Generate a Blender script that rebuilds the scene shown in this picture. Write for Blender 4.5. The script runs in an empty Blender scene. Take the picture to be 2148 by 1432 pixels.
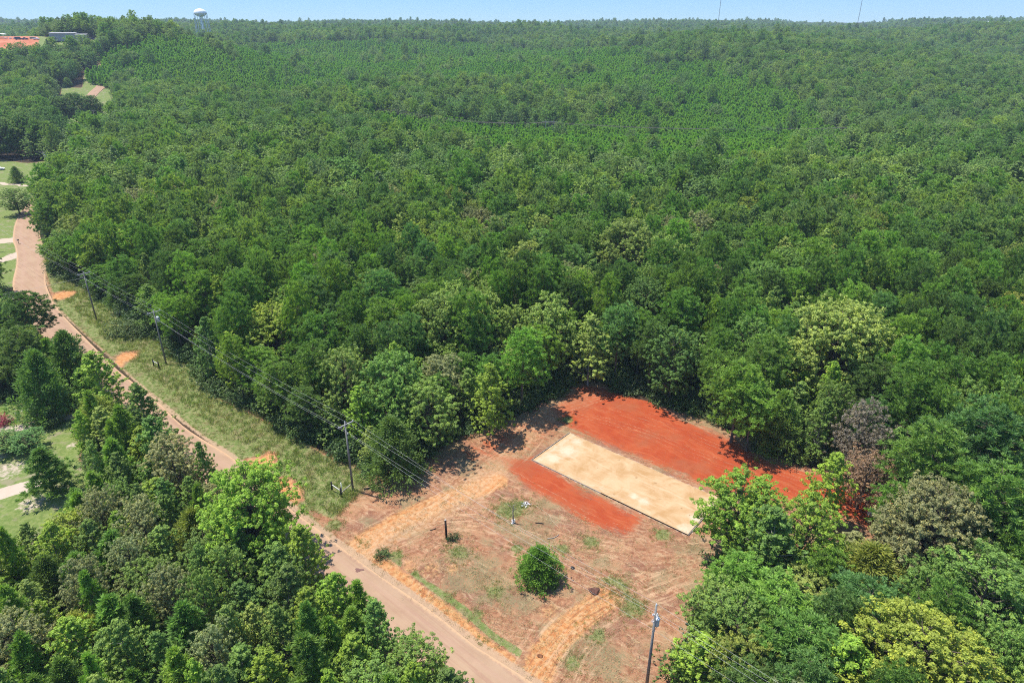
import bpy, bmesh, math, random
import numpy as np
from mathutils import Vector, Matrix, Euler

scene = bpy.context.scene
COL = scene.collection
R = math.radians

# ------------------------------------------------------------------ camera
CAM_H = 60.0; FPX = 1432.0; PITCH = R(25.1); CX, CY = 1074.0, 716.0
cam_d = bpy.data.cameras.new("camera"); cam = bpy.data.objects.new("camera", cam_d); COL.objects.link(cam)
cam_d.sensor_width = 36.0; cam_d.lens = 36.0 * FPX / 2148.0
cam_d.clip_start = 0.5; cam_d.clip_end = 20000
cam.location = (0, 0, CAM_H); cam.rotation_euler = (R(90) - PITCH, 0, 0)
scene.camera = cam

# ------------------------------------------------------------------ sky, sun, exposure
SUN_EL = R(69); SUN_DIR = Vector((-0.88, 0.36))           # horizontal direction towards the sun
SKY_STRENGTH = 0.15; SUN_STRENGTH = 4.6; EXPOSURE = 0.92
world = bpy.data.worlds.new("World"); scene.world = world; world.use_nodes = True
wn = world.node_tree.nodes; wl = world.node_tree.links
bg = wn["Background"]
sky = wn.new("ShaderNodeTexSky"); sky.sky_type = 'NISHITA'; sky.sun_disc = False
sky.sun_elevation = SUN_EL; sky.sun_rotation = math.atan2(SUN_DIR.x, SUN_DIR.y)
sky.air_density = 1.0; sky.dust_density = 0.0; sky.ozone_density = 4.0; sky.altitude = 200
tint = wn.new("ShaderNodeMix"); tint.data_type = 'RGBA'; tint.blend_type = 'MULTIPLY'
tint.inputs[0].default_value = 1.0; 
tc = wn.new("ShaderNodeTexCoord"); sx = wn.new("ShaderNodeSeparateXYZ"); wl.new(tc.outputs["Generated"], sx.inputs[0])
cr = wn.new("ShaderNodeValToRGB"); wl.new(sx.outputs[2], cr.inputs[0]); cr.color_ramp.elements[0].color = (0.24, 0.40, 0.57, 1); cr.color_ramp.elements[1].color = (0.90, .97, 1.0, 1)
cr.color_ramp.elements[0].position = 0.0; cr.color_ramp.elements[1].position = 0.35
e_ = cr.color_ramp.elements.new(0.03); e_.color = (0.15, 0.33, 0.52, 1); wl.new(cr.outputs[0], tint.inputs[7])
wl.new(sky.outputs[0], tint.inputs[6]); wl.new(tint.outputs[2], bg.inputs[0])
bg.inputs[1].default_value = SKY_STRENGTH
sd = bpy.data.lights.new("sun", 'SUN'); sun = bpy.data.objects.new("sun", sd); COL.objects.link(sun)
sd.energy = SUN_STRENGTH; sd.angle = R(0.5); sd.color = (1.0, 0.955, 0.88)
sv = Vector((SUN_DIR.x, SUN_DIR.y, 0)).normalized() * math.cos(SUN_EL); sv.z = math.sin(SUN_EL)
sun.rotation_euler = (-sv).to_track_quat('-Z', 'Y').to_euler(); sun.location = (-60, 40, 120)
scene.view_settings.view_transform = 'Standard'; scene.view_settings.look = 'None'
scene.view_settings.exposure = EXPOSURE; scene.view_settings.gamma = 1.0
scene.view_settings.use_curve_mapping = False
scene.cycles.max_bounces = 6; scene.cycles.diffuse_bounces = 4; scene.cycles.transmission_bounces = 4
scene.cycles.transparent_max_bounces = 4; scene.cycles.glossy_bounces = 2
scene.cycles.volume_bounces = 0
scene.cycles.use_adaptive_sampling = False; scene.cycles.use_denoising = False
scene.cycles.filter_width = 1.1

# ------------------------------------------------------------------ terrain
def sstep(a, b, x):
    t = np.clip((np.asarray(x, float) - a) / (b - a), 0, 1); return t * t * (3 - 2 * t)

def vnoise(x, y, s, seed=0):
    x = np.asarray(x, float) / s + seed * 17.3; y = np.asarray(y, float) / s - seed * 9.1
    xi = np.floor(x); yi = np.floor(y); fx = x - xi; fy = y - yi
    fx = fx * fx * (3 - 2 * fx); fy = fy * fy * (3 - 2 * fy)
    def h(a, b):
        v = np.sin(a * 127.1 + b * 311.7 + seed * 74.7) * 43758.5453; return v - np.floor(v)
    return (h(xi, yi) * (1 - fx) + h(xi + 1, yi) * fx) * (1 - fy) + (h(xi, yi + 1) * (1 - fx) + h(xi + 1, yi + 1) * fx) * fy

def fbm(x, y, s, seed=0, o=4):
    r = 0; a = .5; t = 0
    for i in range(o):
        r = r + a * vnoise(x, y, s, seed + i); t += a; a *= .5; s *= .5
    return r / t

def terrain(x, y):
    x = np.asarray(x, float); y = np.asarray(y, float)
    z = 34 * sstep(300, 1500, y)
    z = z + 17 * np.exp(-((x - 230) / 260) ** 2 - ((y - 850) / 170) ** 2) + 12 * np.exp(-((x - 780) / 260) ** 2 - ((y - 1050) / 200) ** 2)
    z = z + 38 * np.exp(-((x + 440) / 185) ** 4 - ((y - 700) / 115) ** 2)
    z = z - 9 * np.exp(-((y - 425) / 75) ** 2) * sstep(-140, 60, x)
    z = z + (vnoise(x, y, 260, 3) - .5) * 26 * sstep(420, 1000, y) * (1 - .8 * np.exp(-((x + 440) / 230) ** 4 - ((y - 700) / 200) ** 4))
    z = z + 8 * sstep(1600, 2600, y)
    z = z + 14 * np.exp(-((x - 1560) / 300) ** 2 - ((y - 2150) / 260) ** 2)
    z = z - 10 * np.exp(-((x - 1200) / 330) ** 2 - ((y - 1500) / 200) ** 2)
    return z

def ray(px, py):
    u = (px - CX) / FPX; v = (CY - py) / FPX
    return np.array((u, math.cos(PITCH) + v * math.sin(PITCH), -math.sin(PITCH) + v * math.cos(PITCH)))

def G(px, py, z=0.0):
    a = ray(px, py); t = (CAM_H - z) / -a[2]; return np.array((a[0] * t, a[1] * t))

def GT(px, py, up=0.0):
    """the point of the terrain seen at a pixel of the photograph"""
    a = ray(px, py); last = 30.0
    for t in np.arange(30, 3500, 4.0):
        p = a * t
        if CAM_H + p[2] < float(terrain(p[0], p[1])) + up: break
        last = t
    p = a * last; return np.array((p[0], p[1]))

def poly_w(pts): return [tuple(G(*p)) for p in pts]

def inpoly(x, y, poly):
    x = np.asarray(x, float); y = np.asarray(y, float); r = np.zeros(x.shape, bool); n = len(poly)
    for i in range(n):
        x1, y1 = poly[i]; x2, y2 = poly[(i + 1) % n]
        if y1 == y2: continue
        c = ((y1 > y) != (y2 > y)) & (x < (x2 - x1) * (y - y1) / (y2 - y1) + x1); r ^= c
    return r

def dline(x, y, pts, closed=False):
    x = np.asarray(x, float); y = np.asarray(y, float); d = np.full(x.shape, 1e9)
    n = len(pts)
    for i in range(n if closed else n - 1):
        x1, y1 = pts[i]; x2, y2 = pts[(i + 1) % n]; dx, dy = x2 - x1, y2 - y1
        t = np.clip(((x - x1) * dx + (y - y1) * dy) / (dx * dx + dy * dy + 1e-9), 0, 1)
        d = np.minimum(d, np.hypot(x - x1 - t * dx, y - y1 - t * dy))
    return d

def sdpoly(x, y, poly):          # positive inside
    d = dline(x, y, poly, True); return np.where(inpoly(x, y, poly), d, -d)

def smooth_line(pts, n=8):
    P = [np.array(p, float) for p in pts]; P = [2 * P[0] - P[1]] + P + [2 * P[-1] - P[-2]]; out = []
    for i in range(1, len(P) - 2):
        for k in range(n):
            t = k / n
            out.append(.5 * ((2 * P[i]) + (-P[i - 1] + P[i + 1]) * t + (2 * P[i - 1] - 5 * P[i] + 4 * P[i + 1] - P[i + 2]) * t * t
                             + (-P[i - 1] + 3 * P[i] - 3 * P[i + 1] + P[i + 2]) * t ** 3))
    out.append(P[-2]); return [tuple(p) for p in out]

ROAD_HW = 2.75
def road_hw(y): return 2.8 + .7 * float(sstep(110, 165, y))
right_edge = [(60, 4), (30, 26), (0.3, 48.7), (-4.2, 52.3), (-9.3, 56.7), (-16.8, 63.0), (-23.9, 68.9), (-30.7, 75.0), (-41.1, 85.1), (-51.8, 93.6),
              (-60.3, 101.8), (-72.0, 112.4), (-81, 121.4), (-91.8, 132.1), (-102.5, 143.5), (-110.5, 152.6), (-119.4, 164.9), (-129.1, 181.1),
              (-139.4, 196.3), (-147.8, 208), (-163, 234), (-186, 285), (-220, 360), (-254, 425), (-296, 505), (-314, 545), (-325, 590), (-360, 640)]
re = smooth_line(right_edge, 4); ROAD = []
for i, p in enumerate(re):
    a = np.array(re[max(i - 1, 0)]); b = np.array(re[min(i + 1, len(re) - 1)]); t = (b - a) / np.hypot(*(b - a))
    ROAD.append((p[0] - t[1] * road_hw(p[1]), p[1] + t[0] * road_hw(p[1])))   # left of travel direction
# travel goes towards -x,+y: left normal (-ty, tx) points to -x,-y

PAD = [(9.3, 93.3), (3.0, 85.8), (22.7, 69.1), (29.0, 76.6)]

# -------- open ground (no trees), read off the photograph
OPEN = dict(
    clearing=poly_w([(88, 560), (130, 585), (185, 612), (245, 655), (290, 698), (350, 732), (400, 772), (450, 830), (560, 885), (600, 905), (690, 958), (790, 998), (880, 972),
                     (905, 955), (960, 918), (1090, 872), (1180, 828), (1225, 800), (1262, 800), (1290, 826), (1390, 852), (1500, 888), (1560, 918), (1600, 952), (1690, 980),
                     (1790, 1006), (1860, 1046), (1900, 1085), (1890, 1150), (1840, 1195), (1790, 1195), (1700, 1180), (1640, 1172), (1600, 1160), (1545, 1165), (1500, 1185), (1492, 1215),
                     (1450, 1255), (1440, 1340), (1400, 1440), (1380, 1700), (1000, 1700), (1100, 1432), (870, 1257), (684, 1125), (500, 971), (340, 852), (225, 743), (119, 646), (96, 588)]),
    lawn_upper=poly_w([(-90, 325), (60, 343), (100, 338), (114, 375), (98, 395), (95, 455), (70, 480), (62, 500), (48, 540), (40, 570), (30, 600), (-90, 640)]),
    lawn_oak=poly_w([(140, 222), (240, 222), (250, 262), (215, 300), (150, 300), (100, 262)]),
    lawn_lower=poly_w([(-120, 850), (60, 845), (170, 852), (176, 925), (165, 965), (215, 1010), (205, 1070), (150, 1160), (60, 1200), (-200, 1220)]),
    red_field=[tuple(GT(-60, 130)), tuple(GT(70, 130)), tuple(GT(100, 118)), tuple(GT(205, 112)), tuple(GT(215, 82)), tuple(GT(100, 79)), tuple(GT(-60, 77))],
    far_road=[tuple(GT(184, 226)), tuple(GT(224, 228)), tuple(GT(222, 180)), tuple(GT(222, 150)), tuple(GT(176, 150)), tuple(GT(172, 175))],
)
def open_sd(x, y):
    d = np.full(np.shape(x), -1e9)
    for p in OPEN.values(): d = np.maximum(d, sdpoly(x, y, p))
    return d

DITCH = smooth_line([tuple(G(*p)) for p in [(790, 1172), (850, 1215), (900, 1255), (960, 1300), (1010, 1345), (1068, 1385)]], 4)
DITCH_UP = smooth_line([tuple(G(*p)) for p in [(330, 800), (420, 870), (520, 930), (600, 1010), (680, 1090)]], 4)

def ground_z(x, y):
    z = terrain(x, y)
    near = 1 - sstep(160, 240, y)
    rd = dline(x, y, ROAD)
    off = sstep(ROAD_HW + .9, ROAD_HW + 2.6, rd)
    padd = sdpoly(x, y, PAD)
    offp = 1 - sstep(-1.5, -.3, padd)
    z = z + near * off * offp * ((fbm(x, y, 5, 5, 4) - .5) * .55 + (vnoise(x, y, .7, 9) - .5) * .10)
    z = z - near * .38 * np.exp(-(dline(x, y, DITCH) / .42) ** 2) * off
    z = z - near * .22 * np.exp(-(dline(x, y, DITCH_UP) / 1.0) ** 2) * off
    z = z + 0.02 * np.exp(-((rd - ROAD_HW - .9) / .5) ** 2) * near
    z = z - .03 * (1 - off)
    return z

# ------------------------------------------------------------------ helpers
def tag(o, label=None, cat=None, group=None, kind=None):
    if label: o["label"] = label
    if cat: o["category"] = cat
    if group: o["group"] = group
    if kind: o["kind"] = kind
    return o

def empty(name, loc=(0, 0, 0), rz=0.0):
    o = bpy.data.objects.new(name, None); o.empty_display_size = .5; COL.objects.link(o)
    o.location = loc; o.rotation_euler = (0, 0, rz); return o

def link_mesh(name, me, parent=None):
    o = bpy.data.objects.new(name, me); COL.objects.link(o)
    if parent: o.parent = parent
    return o

def np_mesh(name, verts, faces, mats=(), mi=None, smooth=False, attrs=None):
    """faces: int array (n,k)"""
    verts = np.asarray(verts, np.float32); faces = np.asarray(faces, np.int32); n, k = faces.shape
    me = bpy.data.meshes.new(name)
    me.vertices.add(len(verts)); me.vertices.foreach_set("co", verts.ravel())
    me.loops.add(n * k); me.loops.foreach_set("vertex_index", faces.ravel())
    me.polygons.add(n); me.polygons.foreach_set("loop_start", np.arange(0, n * k, k, dtype=np.int32))
    try: me.polygons.foreach_set("loop_total", np.full(n, k, np.int32))
    except Exception: pass
    for m in mats: me.materials.append(m)
    if mi is not None: me.polygons.foreach_set("material_index", np.asarray(mi, np.int32))
    if smooth: me.polygons.foreach_set("use_smooth", np.ones(n, bool))
    me.update(calc_edges=True)
    if attrs:
        for an, (dom, vals) in attrs.items():
            vals = np.asarray(vals, np.float32)
            if vals.ndim == 2:
                a = me.attributes.new(an, 'FLOAT_COLOR', dom); a.data.foreach_set("color", vals.ravel())
            else:
                a = me.attributes.new(an, 'FLOAT', dom); a.data.foreach_set("value", vals)
    return me

class MB:
    """collects shapes as quads/triangles"""
    def __init__(s): s.v = []; s.f = []
    def add(s, vs, fs):
        b = len(s.v); s.v += [tuple(v) for v in vs]; s.f += [tuple(i + b for i in f) for f in fs]; return s
    def box(s, c, size, rz=0.0, bev=0.0, tilt=None):
        hx, hy, hz = size[0] / 2, size[1] / 2, size[2] / 2
        bm = bmesh.new(); bmesh.ops.create_cube(bm, size=1)
        for v in bm.verts: v.co = Vector((v.co.x * size[0], v.co.y * size[1], v.co.z * size[2]))
        if bev > 0: bmesh.ops.bevel(bm, geom=list(bm.edges), offset=bev, segments=2, affect='EDGES')
        M = Matrix.Translation(c) @ (tilt if tilt else Matrix.Rotation(rz, 4, 'Z'))
        bm.verts.ensure_lookup_table()
        vs = [M @ v.co for v in bm.verts]; fs = [[v.index for v in f.verts] for f in bm.faces]
        bm.free(); return s.add(vs, fs)
    def tube(s, pts, rads, n=8, cap=True):
        P = [Vector(p) for p in pts]
        if not hasattr(rads, '__len__'): rads = [rads] * len(P)
        b = len(s.v); prev = None
        for i, p in enumerate(P):
            t = (P[min(i + 1, len(P) - 1)] - P[max(i - 1, 0)])
            if t.length < 1e-9: t = Vector((0, 0, 1))
            t.normalize()
            if prev is None: prev = Vector((1, 0, 0)) if abs(t.x) < .8 else Vector((0, 1, 0))
            a = (prev - t * prev.dot(t)); a.normalize(); prev = a; c = t.cross(a)
            for k in range(n):
                an = 2 * math.pi * k / n; s.v.append(tuple(p + (a * math.cos(an) + c * math.sin(an)) * rads[i]))
        for i in range(len(P) - 1):
            for k in range(n):
                s.f.append((b + i * n + k, b + i * n + (k + 1) % n, b + (i + 1) * n + (k + 1) % n, b + (i + 1) * n + k))
        if cap:
            s.f.append(tuple(b + k for k in reversed(range(n)))); s.f.append(tuple(b + (len(P) - 1) * n + k for k in range(n)))
        return s
    def lathe(s, prof, n=16, c=(0, 0, 0)):
        b = len(s.v)
        for r, z in prof:
            for k in range(n):
                an = 2 * math.pi * k / n; s.v.append((c[0] + r * math.cos(an), c[1] + r * math.sin(an), c[2] + z))
        for i in range(len(prof) - 1):
            for k in range(n):
                s.f.append((b + i * n + k, b + i * n + (k + 1) % n, b + (i + 1) * n + (k + 1) % n, b + (i + 1) * n + k))
        s.f.append(tuple(b + k for k in reversed(range(n)))); s.f.append(tuple(b + (len(prof) - 1) * n + k for k in range(n)))
        return s
    def prism(s, outline, y0, y1):
        """outline of (x,z) extruded along y"""
        n = len(outline); vs = [(x, y0, z) for x, z in outline] + [(x, y1, z) for x, z in outline]
        fs = [tuple(range(n)), tuple(reversed(range(n, 2 * n)))]
        fs += [(i, i + n, (i + 1) % n + n, (i + 1) % n) for i in range(n)]
        return s.add(vs, fs)
    def mesh(s, name, mat, smooth=False):
        me = bpy.data.meshes.new(name); me.from_pydata(s.v, [], s.f)
        if mat: me.materials.append(mat)
        if smooth:
            for p in me.polygons: p.use_smooth = len(p.vertices) == 4
        me.update(); return me
    def build(s, name, mat, parent=None, smooth=False): return link_mesh(name, s.mesh(name, mat, smooth), parent)

# ------------------------------------------------------------------ materials
class NT:
    def __init__(s, name):
        s.m = bpy.data.materials.new(name); s.m.use_nodes = True; s.n = s.m.node_tree.nodes; s.l = s.m.node_tree.links
        s.b = s.n["Principled BSDF"]; s.out = s.n["Material Output"]
    def _set(s, sock, v):
        if v is None: return
        if hasattr(v, 'is_linked') or isinstance(v, bpy.types.NodeSocket): s.l.new(v, sock)
        elif isinstance(v, (tuple, list)) and sock.type == 'RGBA' and len(v) == 3: sock.default_value = (*v, 1)
        else: sock.default_value = v
    def geo(s):
        return s.n.new("ShaderNodeNewGeometry").outputs["Position"]
    def obj(s): return s.n.new("ShaderNodeTexCoord").outputs["Object"]
    def map(s, vec, scale=(1, 1, 1), rot=(0, 0, 0)):
        m = s.n.new("ShaderNodeMapping"); s.l.new(vec, m.inputs[0]); m.inputs[2].default_value = rot; m.inputs[3].default_value = scale; return m.outputs[0]
    def noise(s, vec, scale, detail=4, rough=.55, dist=0.0, out=0):
        n = s.n.new("ShaderNodeTexNoise"); s.l.new(vec, n.inputs["Vector"]); n.inputs["Scale"].default_value = scale
        n.inputs["Detail"].default_value = detail; n.inputs["Roughness"].default_value = rough; n.inputs["Distortion"].default_value = dist
        return n.outputs[out]
    def math(s, op, a, b=None, c=None, clamp=False):
        m = s.n.new("ShaderNodeMath"); m.operation = op; m.use_clamp = clamp
        s._set(m.inputs[0], a); s._set(m.inputs[1], b); s._set(m.inputs[2], c); return m.outputs[0]
    def ramp(s, fac, lo, hi, smooth=True):
        m = s.n.new("ShaderNodeMapRange"); m.interpolation_type = 'SMOOTHSTEP' if smooth else 'LINEAR'
        s._set(m.inputs[0], fac); m.inputs[1].default_value = lo; m.inputs[2].default_value = hi; return m.outputs[0]
    def mix(s, fac, a, b, mode='MIX'):
        m = s.n.new("ShaderNodeMix"); m.data_type = 'RGBA'; m.blend_type = mode; s._set(m.inputs[0], fac); s._set(m.inputs[6], a); s._set(m.inputs[7], b); return m.outputs[2]
    def attr(s, name, out="Fac"):
        a = s.n.new("ShaderNodeAttribute"); a.attribute_name = name; return a.outputs[out]
    def bump(s, h, strength=.4, dist=.1):
        b = s.n.new("ShaderNodeBump"); b.inputs["Strength"].default_value = strength; b.inputs["Distance"].default_value = dist
        s.l.new(h, b.inputs["Height"]); s.l.new(b.outputs[0], s.b.inputs["Normal"])
    def done(s, col=None, rough=.9, spec=.2, metal=0.0):
        if col is not None: s._set(s.b.inputs["Base Color"], col)
        s._set(s.b.inputs["Roughness"], rough); s.b.inputs["Specular IOR Level"].default_value = spec; s.b.inputs["Metallic"].default_value = metal
        return s.m

def simple(name, col, rough=.7, var=.25, scale=3, spec=.3, metal=0.0):
    t = NT(name); f = t.noise(t.obj(), scale, 5)
    c = t.mix(t.ramp(f, .3, .7), tuple(v * (1 - var) for v in col), tuple(min(1, v * (1 + var * .6)) for v in col))
    t.bump(f, .15, .02); return t.done(c, rough, spec, metal)

M = {}
M['wood_pole'] = simple('weathered_pole_wood', (.21, .195, .175), .9, .4, 6)
M['dark_wood'] = simple('dark_creosote_wood', (.028, .022, .018), .9, .4, 8)
M['grey_wood'] = simple('grey_bleached_wood', (.30, .27, .23), .9, .4, 8)
M['crossarm'] = simple('grey_crossarm_wood', (.33, .32, .30), .85, .2, 6)
M['tin'] = simple('pale_grey_paint', (.50, .53, .56), .4, .08, 2, .5)
M['ceramic'] = simple('white_glazed_ceramic', (.62, .62, .60), .25, .05, 2, .5)
M['wire'] = simple('bare_aluminium_wire', (.36, .36, .35), .5, .05, 2, .4)
M['white'] = simple('white_paint', (.72, .72, .70), .5, .08, 1)
M['rail'] = simple('pale_metal_rail', (.55, .55, .53), .45, .15, 3)
M['black'] = simple('black_plastic', (.018, .018, .018), .6, .2, 5)
M['tyre'] = simple('black_rubber', (.015, .015, .015), .85, .1, 5)
M['blue'] = simple('dark_blue_car_paint', (.02, .035, .12), .3, .05, 1, .5)
M['cream'] = simple('cream_car_paint', (.52, .47, .36), .35, .05, 1, .5)
M['glass'] = simple('dark_window_glass', (.02, .025, .03), .1, .02, 1, .5)
M['shed'] = simple('greyish_metal_cladding', (  .27, .26, .26), .6, .12, .4)
M['shed_dark'] = simple('dark_doorway', (.015, .015, .015), .9, .1, 1)
M['plastic'] = simple('pale_plastic_sheet', (.70, .68, .68), .4, .1, 9)
M['straw_cord'] = simple('faded_tan_cord', (.42, .33, .22), .8, .2, 4)
M['steel'] = simple('lattice_steel', (.10, .08, .08), .6, .2, .2)

def bark_mat(name, c1, c2):
    t = NT(name); f = t.noise(t.map(t.obj(), (6, 6, 1.2)), 2.0, 5); t.bump(f, .5, .05)
    return t.done(t.mix(t.ramp(f, .35, .65), c1, c2), .95, .1)
M['bark'] = bark_mat('tree_bark', (.07, .055, .042), (.16, .13, .105))
M['bark_pale'] = bark_mat('pale_tree_bark', (.16, .145, .125), (.34, .32, .29))

def leaf_mat(name, mode, rough=.55, transl=.38, spec=.22):
    """tint attribute: per leaf variation; 'object': colour comes from the object, otherwise a per-tree random ramp"""
    t = NT(name); oi = t.n.new("ShaderNodeObjectInfo")
    if mode == 'object': base = oi.outputs["Color"]
    else:
        cr = t.n.new("ShaderNodeValToRGB"); cr.color_ramp.interpolation = 'LINEAR'
        els = mode; cr.color_ramp.elements[0].color = (*els[0], 1); cr.color_ramp.elements[1].color = (*els[-1], 1)
        for i, c in enumerate(els[1:-1]):
            e = cr.color_ramp.elements.new((i + 1) / (len(els) - 1)); e.color = (*c, 1)
        base = None
        pn = t.noise(oi.outputs["Location"], .012, 3)
        rn = t.math('ADD', t.math('MULTIPLY', oi.outputs["Random"], .52), t.math('MULTIPLY', t.ramp(pn, .38, .62), .48))
        t.l.new(rn, cr.inputs[0]); base = cr.outputs[0]
    tv = t.attr("tint")
    mul = t.math('MULTIPLY_ADD', tv, .95, .55)
    c = t.mix(1.0, base, base, 'MIX')
    sc = t.n.new("ShaderNodeVectorMath"); sc.operation = 'SCALE'; t.l.new(base, sc.inputs[0]); t.l.new(mul, sc.inputs[3])
    col = t.mix(t.ramp(tv, .6, 1.0), sc.outputs[0], t.mix(1.0, sc.outputs[0], (1.25, 1.08, .8), 'MULTIPLY'))
    t._set(t.b.inputs["Base Color"], col); t.b.inputs["Roughness"].default_value = rough; t.b.inputs["Specular IOR Level"].default_value = spec
    tr = t.n.new("ShaderNodeBsdfTranslucent"); t.l.new(t.mix(1.0, col, (1.25, 1.3, .6), 'MULTIPLY'), tr.inputs[0])
    mx = t.n.new("ShaderNodeMixShader"); mx.inputs[0].default_value = transl
    t.l.new(t.b.outputs[0], mx.inputs[1]); t.l.new(tr.outputs[0], mx.inputs[2]); t.l.new(mx.outputs[0], t.out.inputs[0])
    return t.m
M['leaf'] = leaf_mat('tree_foliage', 'object')
M['leaf_woods'] = leaf_mat('woodland_foliage', [(.088, .165, .050), (.125, .235, .055), (.190, .275, .080), (.140, .280, .048), (.240, .340, .068), (.155, .235, .088), (.300, .400, .068)])
M['leaf_plantation'] = leaf_mat('young_pine_foliage', [(0.120, 0.276, 0.044), (0.159, 0.342, 0.039), (0.220, 0.404, 0.039), (0.150, 0.289, 0.051), (0.264, 0.420, 0.048)])
M['grass'] = leaf_mat('grass_blades', [(.16, .22, .05), (.22, .24, .08), (.12, .21, .04), (.28, .26, .12), (.14, .24, .045)], .7, .35, .15)
M['straw'] = leaf_mat('dry_straw', [(.38, .29, .17), (.29, .20, .11), (.18, .20, .08), (.44, .35, .22), (.22, .13, .08)], .8, .15, .1)
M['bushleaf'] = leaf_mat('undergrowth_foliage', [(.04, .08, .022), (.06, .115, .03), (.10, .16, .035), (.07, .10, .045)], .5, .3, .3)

# ------------------------------------------------------------------ ground sheet
def pw(*a): return smooth_line([tuple(G(*p)) for p in a], 5)
rows = [-400, -200, -100, -50, -20, 0, 12, 22, 30, 35]
y = 35.0
while y < 115: y += .24; rows.append(y)
while y < 6500: y += max(.24, (y - 112) * .016) if y < 400 else y * .014; rows.append(y)
rows = np.array(rows); NC = 860
cs = np.linspace(-1, 1, NC); cs = np.sign(cs) * (np.abs(cs) ** 1.0)
YY = np.repeat(rows[:, None], NC, 1); XX = cs[None, :] * (np.maximum(rows, 40)[:, None] * .93 + 16)
XX[rows < 40] = cs[None, :] * 60; XX[rows < 0] = cs[None, :] * 500
Xf, Yf = XX.ravel(), YY.ravel()
nearm = Yf < 330
Z = terrain(Xf, Yf); Z[nearm] = ground_z(Xf[nearm], Yf[nearm])

osd = np.full(Xf.shape, -50.0); mm = Yf < 900; osd[mm] = open_sd(Xf[mm], Yf[mm])
RED1 = poly_w([(1215, 808), (1280, 815), (1370, 835), (1430, 880), (1540, 925), (1610, 962), (1730, 995), (1850, 1030), (1900, 1080), (1850, 1125), (1790, 1090), (1700, 1060), (1600, 1050),
               (1505, 1030), (1440, 1005), (1330, 955), (1205, 905), (1172, 885), (1150, 860), (1175, 838)])
RED2 = poly_w([(1040, 955), (1118, 958), (1230, 1030), (1350, 1085), (1315, 1125), (1245, 1105), (1150, 1050), (1085, 1010)])
ORANGE = [pw((735, 1165), (790, 1120), (870, 1075), (960, 1040), (1040, 1010)), pw((1110, 1460), (1145, 1370), (1200, 1310), (1270, 1255))]
ORANGE_SPOT = [(265, 748, 2.2), (240, 765, 2.0), (548, 972, 2.6), (590, 1020, 2.2), (610, 1040, 1.8), (130, 620, 3.0), (905, 1195, 1.6), (950, 1190, 1.1), (860, 1185, 1.2), (1150, 1290, 1.5), (1480, 1290, 1.5)]
GRASS_P = poly_w([(88, 545), (140, 575), (200, 605), (260, 650), (310, 695), (360, 728), (410, 768), (450, 830), (560, 885), (690, 958), (790, 998), (745, 1040), (700, 1090), (640, 1060), (690, 1120), (500, 971), (340, 852), (225, 743), (119, 646)])
GSPOT = [(1070, 1070, 3.0), (830, 1165, 1.5), (1085, 1150, 1.2), (1240, 1135, 1.6), (960, 1160, 2.0), (1290, 1230, 2.4), (1320, 1270, 2.6), (1000, 1350, 1.6), (1480, 870, 2.5), (1190, 880, 1.4), (1390, 1120, 1.6),
         (1040, 1240, 1.6), (870, 1200, .9), (940, 1250, .9), (1000, 1290, 1.0), (1180, 1150, 1.3), (700, 1100, 1.6), (650, 1060, 1.6), (760, 1140, 1.0), (1250, 1330, 1.6), (1200, 1390, 1.4), (1090, 1060, 2)]
A = np.zeros((len(Xf), 4), np.float32); B = np.zeros((len(Xf), 4), np.float32)
nm = nearm
xs, ys = Xf[nm], Yf[nm]
def soft(d, w): return sstep(-w, w, d)
A[nm, 0] = np.maximum(soft(sdpoly(xs, ys, RED1), 2.6), soft(sdpoly(xs, ys, RED2), 2.2)) * .96
RED3 = poly_w([(940, 945), (1090, 882), (1180, 832), (1225, 850), (1180, 900), (1110, 962), (1050, 985), (1000, 975)]); A[nm, 0] = np.maximum(A[nm, 0], soft(sdpoly(xs, ys, RED3), 2.5) * .52)
og = np.zeros(len(xs))
og = np.maximum(og, 1 - sstep(.8, 3.0, dline(xs, ys, ORANGE[0]))); og = np.maximum(og, 1 - sstep(.8, 2.8, dline(xs, ys, ORANGE[1])))
dd = dline(xs, ys, DITCH); og = np.maximum(og, (1 - sstep(.3, 1.5, dd)) * .9)
for q_, (px, py, r) in enumerate(ORANGE_SPOT):
    c = G(px, py); og = np.maximum(og, (1 if q_ < 6 else .62) * (1 - sstep(r * .3, r * 1.5, np.hypot(xs - c[0], (ys - c[1]) * .8) * (.7 + .6 * fbm(xs, ys, 1.6, 77, 3)))))
A[nm, 1] = og
gr = soft(sdpoly(xs, ys, GRASS_P), 1.6) * .9
for px, py, r in GSPOT:
    c = G(px, py); gr = np.maximum(gr, (1 - sstep(r * .3, r * 1.5, np.hypot(xs - c[0], ys - c[1]))) * .62)
gr = np.maximum(gr, (1 - sstep(.3, 1.1, np.abs(dline(xs - .75, ys - 1.0, DITCH)))) * .85)
A[nm, 2] = gr * (1 - np.clip(og * 1.3, 0, 1) * .85)
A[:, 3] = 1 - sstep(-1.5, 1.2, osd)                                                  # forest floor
lw = np.zeros(len(Xf))
for k in ('lawn_upper', 'lawn_oak', 'lawn_lower', 'far_road'): lw[mm] = np.maximum(lw[mm], soft(sdpoly(Xf[mm], Yf[mm], OPEN[k]), 1.5))
B[:, 0] = lw
rdist = np.full(Xf.shape, 99.0); rdist[mm] = dline(Xf[mm], Yf[mm], ROAD)
B[:, 1] = 1 - sstep(.1, 1.7, rdist - ROAD_HW)                                         # dusty road shoulder
RF = [tuple(GT(-60, 100)), tuple(GT(78, 100)), tuple(GT(84, 79)), tuple(GT(-60, 77))]; B[mm, 2] = soft(sdpoly(Xf[mm], Yf[mm], RF), 6); lw_rf = soft(sdpoly(Xf[mm], Yf[mm], OPEN['red_field']), 6); B[mm, 0] = np.maximum(B[mm, 0], lw_rf)
sand = np.zeros(len(xs))
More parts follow.
